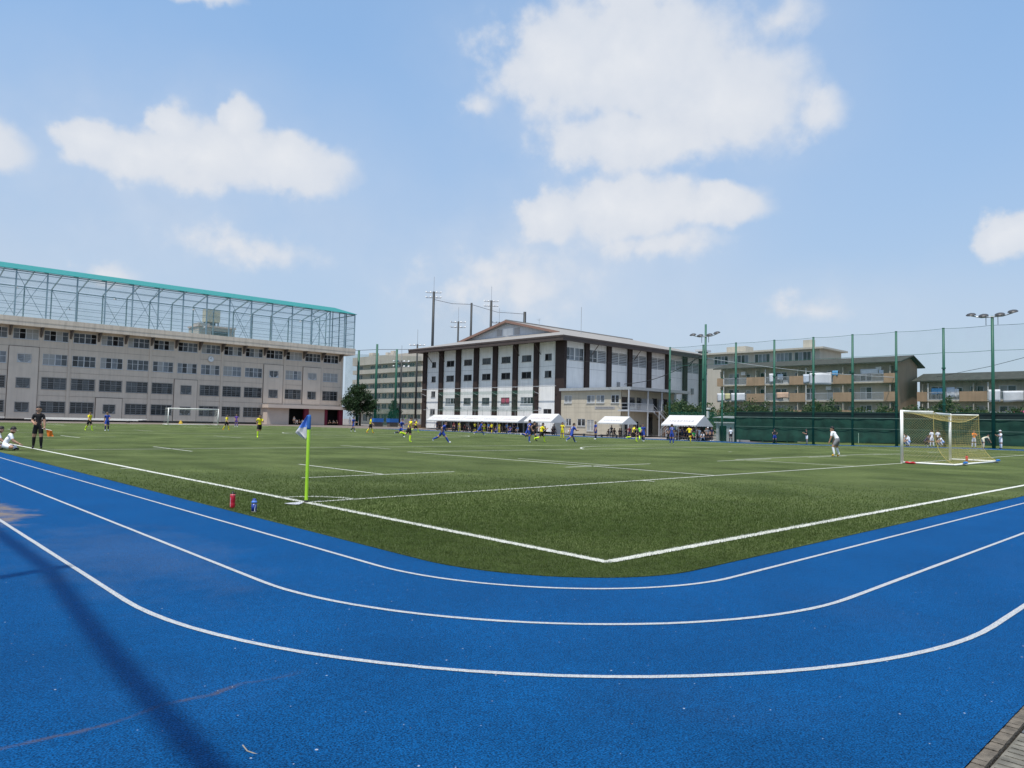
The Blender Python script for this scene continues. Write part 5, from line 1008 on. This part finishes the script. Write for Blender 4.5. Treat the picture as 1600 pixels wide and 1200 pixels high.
# pose: lean, (hipL, kneeL), (hipR, kneeR), (armL swing, elbow, out), (armR ...), headpitch, legspread
POSES = dict(
 stand=(2, (3, 4), (-2, 3), (4, 15, 8), (2, 15, 8), 0, 5), ref=(1, (4, 4), (-5, 6), (8, 10, 12), (-8, 80, 12), 0, 5), walk=(4, (20, 8), (-16, 22), (-22, 20, 8), (24, 30, 8), 0, 3), walk2=(4, (-14, 26), (22, 8), (24, 60, 8), (-18, 30, 8), 0, 3),
 run=(14, (48, 45), (-28, 55), (-45, 80, 10), (45, 85, 10), 0, 3), run2=(12, (-30, 60), (42, 40), (45, 85, 10), (-45, 80, 10), 0, 3), kick=(12, (-32, 78), (6, 12), (38, 85, 10), (-45, 75, 12), 0, 3), stride=(24, (42, 14), (-36, 30), (-42, 60, 14), (45, 70, 14), -5, 4), stride2=(22, (-40, 26), (40, 10), (42, 70, 14), (-42, 60, 14), -5, 4),
 keeper=(34, (28, 42), (20, 40), (25, 20, 14), (28, 18, 16), -16, 10), bend=(72, (10, 15), (4, 10), (75, 10, 8), (70, 12, 8), -15, 8), sit=(10, (88, 90), (84, 84), (35, 45, 8), (30, 50, 8), 0, 8), ground=(26, (84, 118), (80, 112), (38, 40, 14), (42, 38, 14), 0, 42), crouch=(38, (100, 135), (88, 125), (60, 30, 8), (55, 35, 8), -10, 12), armsup=(-3, (4, 4), (-3, 4), (150, 40, 14), (140, 60, 14), 0, 6), hips=(3, (5, 5), (-4, 4), (-20, 70, 30), (-20, 70, 30), 0, 8), kick3=(6, (-8, 10), (40, 10), (30, 40, 25), (-30, 30, 25), 0, 6), fold=(3, (3, 4), (-3, 3), (30, 95, 6), (30, 95, 6), 0, 5))
def skeleton(pose):
    lean, hl, hr_, al, ar, hp, spd = POSES[pose]; R = math.radians; V = Vector
    up = V((0, math.sin(R(lean)), math.cos(R(lean)))); fw = V((0, math.cos(R(lean)), -math.sin(R(lean))))
    J = []; E = []; rad = []; SEG = []
    def add(p, r, par=None): J.append(p); rad.append(r); (E.append((par, len(J)-1)) if par is not None else None); return len(J)-1
    pel = add(V((0, 0, 0)), .128); wa = add(up*.16, .118, pel); ch = add(up*.33, .132, wa); uc = add(up*.445, .105, ch); nk = add(up*.52+fw*.01, .052, uc)
    hu = V((0, math.sin(R(lean*.45+hp)), math.cos(R(lean*.45+hp)))); hd = J[nk]
    j1 = add(hd+hu*.075, .078, nk); j2 = add(hd+hu*.15+V((0, .004, 0)), .099, j1); j3 = add(hd+hu*.215, .07, j2)
    SEG += [(pel, wa, 'st'), (wa, ch, 's'), (ch, uc, 's'), (uc, nk, 'nk'), (nk, j1, 'k'), (j1, j2, 'k'), (j2, j3, 'k')]; hands = []; feet = []
    for s, (hip, kn) in ((-1, hl), (1, hr_)):
        h = add(V((s*.085, 0, -.05)), .098, pel); sp = R(spd)
        d1 = V((s*math.sin(sp), math.sin(R(hip))*math.cos(sp), -math.cos(R(hip))*math.cos(sp))); mt_ = add(J[h]+d1*.2, .085, h); k = add(J[h]+d1*.41, .056, mt_)
        a2 = R(hip-kn); spk = sp*(-.9 if pose == 'ground' else .4); d2 = V((s*math.sin(spk), math.sin(a2)*math.cos(spk), -math.cos(a2)*math.cos(spk))); d2 = V((-s*.92, .10-.14*s, -.16)).normalized() if pose == 'ground' else d2; c = add(J[k]+d2*.13, .056, k); an_ = add(J[k]+d2*.40, .036, c)
        ft = V((s*.12, math.cos(a2*.8), math.sin(a2*.8)-.12)).normalized() if pose != 'ground' else V((-s*.8, .5, -.1)).normalized(); to = add(J[an_]+ft*.15+d2*.03, .034, an_)
        SEG += [(pel, h, 't'), (h, mt_, 't'), (mt_, k, 'tk'), (k, c, 'c'), (c, an_, 'c'), (an_, to, 'f')]; feet += [an_, to]
    for s, (sw, eb, ab) in ((-1, al), (1, ar)):
        sh = add(J[uc]+V((s*.155, 0, 0))-up*.01, .068, uc); rot = Matrix.Rotation(-R(lean*.7), 3, 'X')
        d = rot @ V((s*math.sin(R(ab)), math.sin(R(sw))*math.cos(R(ab)), -math.cos(R(sw))*math.cos(R(ab)))); el_ = add(J[sh]+d*.27, .043, sh); q = R(sw+eb); abf = R(ab*.3 if eb < 60 else -ab*1.2)
        d2 = rot @ V((s*math.sin(abf), math.sin(q)*math.cos(abf), -math.cos(q)*math.cos(abf))); wr = add(J[el_]+d2*.235, .030, el_)
        SEG += [(uc, sh, 's'), (sh, el_, 'a'), (el_, wr, 'k')]; hands.append((J[wr], d2, s))
    lo = min(min(p.z-r for p, r in zip(J, rad)), min(J[i].z-.036 for i in feet))
    off = V((0, 0, -lo))
    return [p+off for p in J], E, rad, SEG, [(p+off, d, s) for p, d, s in hands], (j2, hu, fw)
POSEMESH = {}
def prepare_poses():
    tmp = []
    for p in POSES:
        J, E, rad, SEG, hands, head = skeleton(p); me = bpy.data.meshes.new('sk'); me.from_pydata([tuple(q) for q in J], E, []); o = bpy.data.objects.new('sk', me); COL.objects.link(o)
        md = o.modifiers.new('skin', 'SKIN'); md.use_smooth_shade = True; md.branch_smoothing = .6
        sk = me.skin_vertices[0].data
        for i, r in enumerate(rad): sk[i].radius = (r*1.22, r*1.04) if r > .1 else (r*1.25, r*1.25); sk[i].use_root = (i == 0)
        sb = o.modifiers.new('sub', 'SUBSURF'); sb.levels = 2; sb.render_levels = 2; tmp.append((p, o, J, SEG, hands, head))
    bpy.context.view_layer.update(); dg = bpy.context.evaluated_depsgraph_get()
    for p, o, J, SEG, hands, head in tmp:
        ev = o.evaluated_get(dg); me = ev.to_mesh(); n = len(me.vertices); co = np.empty(n*3); me.vertices.foreach_get('co', co); co = co.reshape(-1, 3)
        fs = [tuple(q.vertices) for q in me.polygons]; cen = np.array([co[list(f)].mean(0) for f in fs]); best = np.full(len(fs), 9.); sel = np.zeros(len(fs), int); tt = np.zeros(len(fs))
        for si, (a, b, k) in enumerate(SEG):
            A = np.array(J[a]); B = np.array(J[b]); d = B-A; t_ = np.clip(((cen-A)@d)/(d@d), 0, 1); dist = np.linalg.norm(cen-A-t_[:, None]*d, axis=1)
            m_ = dist < best; best[m_] = dist[m_]; sel[m_] = si; tt[m_] = t_[m_]
        mi = []
        for si, t_ in zip(sel, tt):                                    # 0 skin 1 shirt 2 shorts 3 sock 4 shoe
            k = SEG[si][2]; mi.append({'s': 1, 'st': 2 if t_ < .3 else 1, 'nk': 1 if t_ < .55 else 0, 'k': 0, 't': 2, 'tk': 2 if t_ < .45 else 0, 'c': 3, 'f': 4, 'a': 1 if t_ < .62 else 0}[k])
        vs = [tuple(q) for q in co]; mb = MB(); mb.v = vs; mb.f = list(fs); mb.m = mi
        mb.mi = 0
        for wr, d, s in hands:                                         # palm and five fingers, slightly curled
            d = d.normalized(); x = d.cross(Vector((s*.3, .9, .2))).normalized(); y = x.cross(d).normalized()
            mb.tube([wr-d*.01, wr+d*.035, wr+d*.085], [.026, .036, .032], 6)
            for q, (ox, ln) in enumerate(((-.027, .068), (-.009, .078), (.009, .074), (.026, .058))):
                b0_ = wr+d*.08+x*ox; mb.tube([b0_, b0_+d*ln*.55+y*.006*s, b0_+d*ln*.8-y*.02*s], [.0095, .0088, .007], 5)
            b0_ = wr+d*.025+x*.03; mb.tube([b0_, b0_+d*.03+x*.022, b0_+d*.055+x*.022-y*.01*s], [.011, .0105, .008], 5)
        hc = J[head[0]]; hu = head[1]; fx = Vector((0, hu.z, -hu.y))
        mb.add([hc+fx*.09+hu*.02, hc+fx*.085-hu*.03+Vector((.018, 0, 0)), hc+fx*.085-hu*.03-Vector((.018, 0, 0)), hc+fx*.117-hu*.025], [(0, 1, 3), (0, 3, 2), (1, 2, 3)])
        for s in (-1, 1): mb.tube([hc+Vector((s*.088, 0, 0))+hu*.02, hc+Vector((s*.102, -.012, 0))+hu*.0, hc+Vector((s*.09, -.004, 0))-hu*.035], .011, 5)
        mb.mi = 5
        for s in (-1, 1): mb.tube([hc+fx*.082+Vector((s*.034, 0, 0))+hu*.012, hc+fx*.096+Vector((s*.034, 0, 0))+hu*.012], .011, 6)
        mb.tube([hc+fx*.084-hu*.056-Vector((.025, 0, 0)), hc+fx*.09-hu*.058, hc+fx*.084-hu*.056+Vector((.025, 0, 0))], .006, 4)
        ev.to_mesh_clear(); hm = MB(); nr, ns = 8, 14                   # hair cap
        for i in range(nr+1):
            for j in range(ns):
                a = 2*PI*j/ns; fr = math.sin(a); lim = 1.68-.50*max(0, fr)**.8+.60*max(0, -fr); ph2 = .03+(lim-.03)*i/nr; rr_ = .1085+.004*math.sin(a*5+i*1.7)
                hm.v.append(tuple(hc-fx*.004+hu*.012+(hu*math.cos(ph2)*1.12+(fx*fr*1.04+Vector((math.cos(a)*.98, 0, 0)))*math.sin(ph2))*rr_))
        for i in range(nr):
            for j in range(ns): hm.f.append((i*ns+j, i*ns+(j+1) % ns, (i+1)*ns+(j+1) % ns, (i+1)*ns+j)); hm.m.append(0)
        hm.f.append(tuple(range(ns))); hm.m.append(0)
        POSEMESH[p] = (mb, hm, hc, hu, fx, J)
        bpy.data.objects.remove(o)
prepare_poses()
PM = {}
def person(label, x, y, face, pose, outfit, h=1.64, group=None, z=None, number=None, cap=None, gloves=False):
    key = (pose, outfit)
    if key not in PM:
        mb = POSEMESH[pose][0]; o_ = OUT[outfit]; PM[key] = mb.mesh('person', ['skin', 'cloth_p_'+o_[0], 'cloth_p_'+o_[1], 'cloth_p_'+o_[2], 'cloth_p_'+o_[3], 'eye'], True)
    f = Vector((face[0], face[1])).normalized(); zz = (zg(x, y)+.014) if z is None else z
    p = link('person', PM[key], None, (x, y, zz), math.atan2(-f.x, f.y)); s = h/1.66; p.scale = (s, s, s); tag(p, label, 'person', group)
    link('hair', cached(('hair', pose), lambda: POSEMESH[pose][1].mesh('hair', 'hair', True)), p)
    hc, hu, fx = POSEMESH[pose][2:5]
    if cap:
        def mk():
            m = MB()
            for i in range(5):
                ph = .05+1.35*i/4
                for j in range(12): a = 2*PI*j/12; m.v.append(tuple(hc+hu*.04+(hu*math.cos(ph)+(fx*math.sin(a)+Vector((math.cos(a), 0, 0)))*math.sin(ph))*.122))
            for i in range(4):
                for j in range(12): m.f.append((i*12+j, i*12+(j+1) % 12, (i+1)*12+(j+1) % 12, (i+1)*12+j)); m.m.append(0)
            m.f.append(tuple(range(12))); m.m.append(0); m.quad(hc+hu*.06+fx*.09-Vector((.07, 0, 0)), hc+hu*.06+fx*.09+Vector((.07, 0, 0)), hc+hu*.05+fx*.19+Vector((.05, 0, 0)), hc+hu*.05+fx*.19-Vector((.05, 0, 0))); return m.mesh('cap', cap)
        link('cap', cached(('cap', pose, cap), mk), p)
    if number:
        J = POSEMESH[pose][5]; up = (J[3]-J[1]).normalized(); bk = Vector((0, -up.z, up.y)); c = bpy.data.curves.new('num', 'FONT'); c.body = number[0]; c.size = .27; c.align_x = 'CENTER'; c.align_y = 'CENTER'; c.extrude = .002
        o = bpy.data.objects.new('num', c); COL.objects.link(o); bpy.context.view_layer.update(); me = bpy.data.meshes.new_from_object(o.evaluated_get(bpy.context.evaluated_depsgraph_get())); bpy.data.objects.remove(o)
        me.materials.clear(); me.materials.append(MATS[number[1]]); n_ = link('shirt_number', me, p, tuple((J[2]+J[3])*.5+bk*(.128 if pose != 'ground' else .112)-up*.03))
        M = Matrix((Vector((1, 0, 0)), up, bk)).transposed(); n_.rotation_euler = M.to_euler()
    return p
R_ = (.72, -.69); L_ = (-.72, .69); T_ = (-.69, -.72); A_ = (.69, .72)
mx = lambda a, b, k: (a[0]+b[0]*k, a[1]+b[1]*k)
GY, GB = 'players in yellow shirts', 'players in blue kit'
rf = person('assistant referee in black holding an orange flag on the touchline', .05, 23.1, mx(R_, T_, 1.6), 'ref', 'ref', 1.68)
hw, hdv, _ = skeleton('ref')[4][0]; hp_ = Vector((.05, 23.1, .014))+rf.rotation_euler.to_matrix() @ ((hw+hdv*.09)*(1.68/1.66))
t = thing('linesman_flag', 'small orange flag held low by the referee in black', 'flag', tuple(hp_)); MB().tube([(-.10, .09, .03), (.0, 0, .0), (.22, -.2, -.06)], .011, 6).build('stick', 'goal_white', t)
m = MB()
for j in range(9):
    for i in range(7):
        u = i/6; v = j/8; m.v.append((.05+.17*u+.05*v+.02*math.sin(u*7), -.045-.155*u-.02*v+.035*math.sin(u*6+v*4), -.015-.045*u-(.30-.06*u)*v))
for j in range(8):
    for i in range(6): m.f.append((j*7+i, j*7+i+1, (j+1)*7+i+1, (j+1)*7+i)); m.m.append(0)
m.build('cloth', 'orange', t, smooth=True)
person('boy in white shirt sitting on the turf edge near the track', -1.22, 22.1, mx(R_, A_, .6), 'ground', 'wht', 1.6, number=('3', 'eye')); person('boy with white top cut off by the left picture edge', -1.5, 22.9, mx(R_, A_, .6), 'ground', 'wsk', 1.6)
person('yellow player walking at the far left, in front of the school', 9.96, 56.9, mx(R_, T_, .4), 'walk', 'yel', 1.6, GY); person('blue player walking beside the far left yellow player', 11.1, 56.1, mx(T_, R_, .6), 'walk2', 'blud', 1.64, GB)
person('goalkeeper in purple standing right of the far goal', 35.6, 88.0, mx(T_, R_, .3), 'stand', 'pur', 1.72); person('yellow player with orange boots beside the purple goalkeeper', 24.45, 63.9, mx(R_, T_, .3), 'walk', 'yelo', 1.6, GY)
person('yellow player jogging towards us with one foot lifted, left of the corner flag', 16.3, 38.0, mx(T_, R_, .6), 'kick', 'yel', 1.62, GY)
person('blue player walking right of the corner flag near the tree', 37.6, 60.5, mx(R_, T_, .3), 'walk2', 'blud', 1.72, GB); person('yellow player with orange boots striding before the green net', 36.2, 54.7, R_, 'walk', 'yelo', 1.72, GY)
person('blue player half hidden behind a yellow runner', 29.9, 40.0, mx(R_, T_, .2), 'run2', 'blud', 1.66, GB); person('yellow player sprinting away with a raised heel', 22.5, 28.4, mx(R_, A_, .7), 'kick', 'yel', 1.66, GY, number=('9', 'eye')); person('yellow player running before the hoarding', 45.5, 59.4, R_, 'run', 'yel', 1.7, GY)
person('blue player leaning forward in a sprint, alone at centre', 24.7, 27.6, mx(R_, A_, .15), 'stride2', 'blu', 1.68, GB); person('blue player running before the joined tents', 47.6, 50.0, R_, 'stride', 'blu', 1.72, GB)
person('blue player number 7 chasing with a kicked back leg', 32.2, 26.7, mx(R_, A_, .8), 'kick', 'blu', 1.66, GB, number=('7', 'cloth_white')); person('yellow player running beside blue number 7', 34.1, 27.2, mx(R_, A_, .3), 'run', 'yel', 1.6, GY); person('referee in black behind the blue number 7', 36.0, 30.0, mx(R_, T_, .2), 'run2', 'ref', 1.66)
person('yellow player standing facing us near the annex', 45.6, 35.5, mx(T_, L_, .2), 'fold', 'yely', 1.55, GY); person('blue player in a wide stride beside the ball', 37.3, 26.9, mx(R_, A_, .7), 'stride', 'blu', 1.74, GB, number=('8', 'cloth_white')); person('blue player standing with dark socks before the smaller tent', 48.2, 33.5, mx(L_, T_, .4), 'stand', 'blud', 1.68, GB)
person('yellow player running just right of the smaller tent', 46.2, 27.5, mx(R_, A_, .4), 'run2', 'yel', 1.58, GY); person('blue player walking towards us before the stairs', 48.0, 27.7, mx(T_, L_, .4), 'walk', 'blud', 1.6, GB); person('man in bright lime bib near the stairs', 60.8, 37.5, A_, 'walk2', 'lime', 1.66)
person('blue player number 12 with back to us before the large tent', 44.7, 22.4, mx(A_, R_, .3), 'stand', 'blu', 1.58, GB, number=('12', 'cloth_white')); person('yellow player with orange boots running before the large tent', 54.2, 26.8, mx(A_, L_, .2), 'kick', 'yelo', 1.58, GY)
gk = person('goalkeeper in white crouching before the near goal', 34.4, 4.6, mx(A_, L_, .9), 'keeper', 'gk', 1.72)
GT = 'people behind the far track on the right'
for lab, y, face, pose, of, cap, x in (('person in dark shirt and bright blue trousers by the screen', 28.1, A_, 'hips', 'dbl', None, 74), ('person in dark top and white shorts bending arms by the screen', 24.3, L_, 'fold', 'dwh', 'cloth_p_dark', 74), ('player in white bending over left of the goal net', 13.6, L_, 'bend', 'wht', None, 73.6), ('player in white crouching below the bending player', 13.2, L_, 'crouch', 'wsk', None, 72.6), ('person in dark blue crouching behind the goal net', 12.1, R_, 'crouch', 'navy', None, 73.4), ('person in white shirt standing behind the goal net, left one of two', 11.6, A_, 'stand', 'wht', None, 74), ('person in white shirt and dark shorts behind the goal net, right one of two', 11.05, A_, 'stand', 'whd', None, 74), ('person in pale blue crouching behind the goal net cord', 10.3, L_, 'crouch', 'wsk', None, 73), ('person in orange shirt standing behind the far goal post', 7.95, T_, 'fold', 'org', None, 74), ('person in cream bending behind the far goal post', 7.1, R_, 'bend', 'crm', None, 73.5), ('player in pale grey standing behind the goal net at its right', 5.75, L_, 'fold', 'wht', 'cloth_white', 74), ('player in white with blue back just right of the goal', 3.35, R_, 'walk', 'wsk', 'cloth_p_dark', 74), ('person in dark top and white trousers kicking, far right', 1.0, R_, 'kick3', 'dwh', None, 74), ('person all in dark clothes at the right screen', -.6, T_, 'stand', 'dark', 'cloth_p_dark', 74.5), ('person in navy standing beside the hut', 36.6, T_, 'stand', 'navy', None, 74.4), ('person in white shirt and dark shorts near the short post', 34.3, A_, 'stand', 'whd', None, 75)):
    person(lab, x, y, face, pose, of, 1.66, GT, cap=cap)
pr_ = random.Random(12)
ORD = ['first', 'second', 'third', 'fourth', 'fifth', 'sixth', 'seventh', 'eighth', 'ninth', 'tenth', 'eleventh', 'twelfth', 'thirteenth', 'fourteenth', 'fifteenth']
WEAR = dict(dark='dark clothes', navy='navy', mar='maroon', gry='grey', yely='yellow', yelo='yellow', sky='sky blue', blu='blue kit', whd='white shirt', wht='white')
def crowd(where, grp, y0, y1, nsit, nstand, outs, x0=72.4, x1=74.6):
    """people under a tent, told apart by clothes, pose and order from the left"""
    L1 = []
    for k in range(nsit): L1.append((pr_.uniform(x0+.3, x1), y0+(y1-y0)*(k+.5)/nsit+pr_.uniform(-.2, .2), pr_.choice(['sit', 'sit', 'crouch']), pr_.choice(outs), 'sitting'))
    for k in range(nstand): L1.append((pr_.uniform(x0-.3, x1), y0+(y1-y0)*(k+pr_.uniform(.3, .7))/nstand, pr_.choice(['stand', 'fold', 'hips', 'walk']), pr_.choice(outs), 'standing'))
    bearing = lambda q: math.atan2(q[0]-CAM.x, q[1]-CAM.y)
    for kind in ('sitting', 'standing'):
        for i, (x, y, po, of, kd) in enumerate(sorted([q for q in L1 if q[4] == kind], key=bearing)):
            lab = 'person in %s %s under %s, %s %s from the left' % (WEAR[of], kind, where, ORD[i], {'sitting': 'sitter', 'standing': 'standing one'}[kind])
            person(lab, x, y, mx(T_, L_, pr_.uniform(-.3, .8)), po, of, 1.63, grp, zg(x, y)-.02)
crowd('the joined tents', 'people under the joined tents', 70, 91.5, 14, 8, ['dark', 'dark', 'navy', 'mar', 'gry', 'dark'])
for k, (y, of) in enumerate(((83.4, 'yely'), (79.6, 'yelo'), (77.5, 'yely'), (75.2, 'yelo'), (73.6, 'yely'))): person('substitute in yellow at the edge of the joined tents, %s from the left' % ORD[k], 72.1+.2*(k % 3), y, mx(T_, L_, .3*k-.4), ['stand', 'fold', 'hips', 'walk', 'stand'][k], of, 1.63, 'substitutes in yellow', zg(72, y)-.02)
for k, (y, po) in enumerate(((76.2, 'stand'), (74.4, 'sit'), (72.4, 'stand'), (71.0, 'sit'), (69.6, 'sit'))): person('person in blue %s at the right end of the joined tents, %s from the left' % ('sitting' if po == 'sit' else 'standing', ORD[k]), 72.3+.25*(k % 3), y, mx(T_, L_, .5), po, ['sky', 'blu'][k % 2], 1.63, 'people in blue under the joined tents', zg(72, y)-.02)
crowd('the red-lettered tent', 'people under the reddish lettered tent', 62.3, 67.2, 4, 3, ['dark', 'gry', 'dark', 'navy', 'whd'])
crowd('the smaller tent', 'people under the smaller tent', 46.2, 53, 9, 2, ['dark', 'navy', 'whd', 'sky', 'mar', 'dark'])
crowd('the large tent', 'people under the large tent', 37.0, 42.3, 7, 11, ['dark', 'whd', 'navy', 'gry', 'wht', 'dark', 'sky'])
person('spectator in green shirt sitting under the large right tent', 72.4, 37.9, T_, 'sit', 'grn', 1.62, 'people under the large tent', zg(72, 38)-.02); person('man with white cap standing right of the large tent', 73.5, 36.6, T_, 'stand', 'gry', 1.66, 'people under the large tent', zg(73, 36.6)-.02, cap='cloth_white')
person('umpire with white hat before the hoarding at the gymnasium corner', 81.0, 108.5, T_, 'stand', 'dark', 1.66, None, zg(81, 108)-.06, cap='cloth_white')
for x, of, lab in ((62.8, 'gry', 'person in grey leaning beside the porch entrance'), (75.6, 'wht', 'person in white standing at the right end of the porch')): person(lab, x, 124.6, T_, 'stand', of, 1.66, 'people at the school porch', zg(x, 124.6)-.03)
for k, x in enumerate((63.8, 64.4, 65.1, 71.3, 72.2, 73)): person('person in %s sitting on the ground in the school porch, %s from left' % (['white', 'dark clothes', 'white', 'dark clothes', 'grey', 'dark clothes'][k], ORD[k]), x, 125.4, T_, 'crouch', ['wht', 'dark', 'wht', 'dark', 'gry', 'dark'][k], 1.62, 'people at the school porch', zg(x, 125.4)-.03)
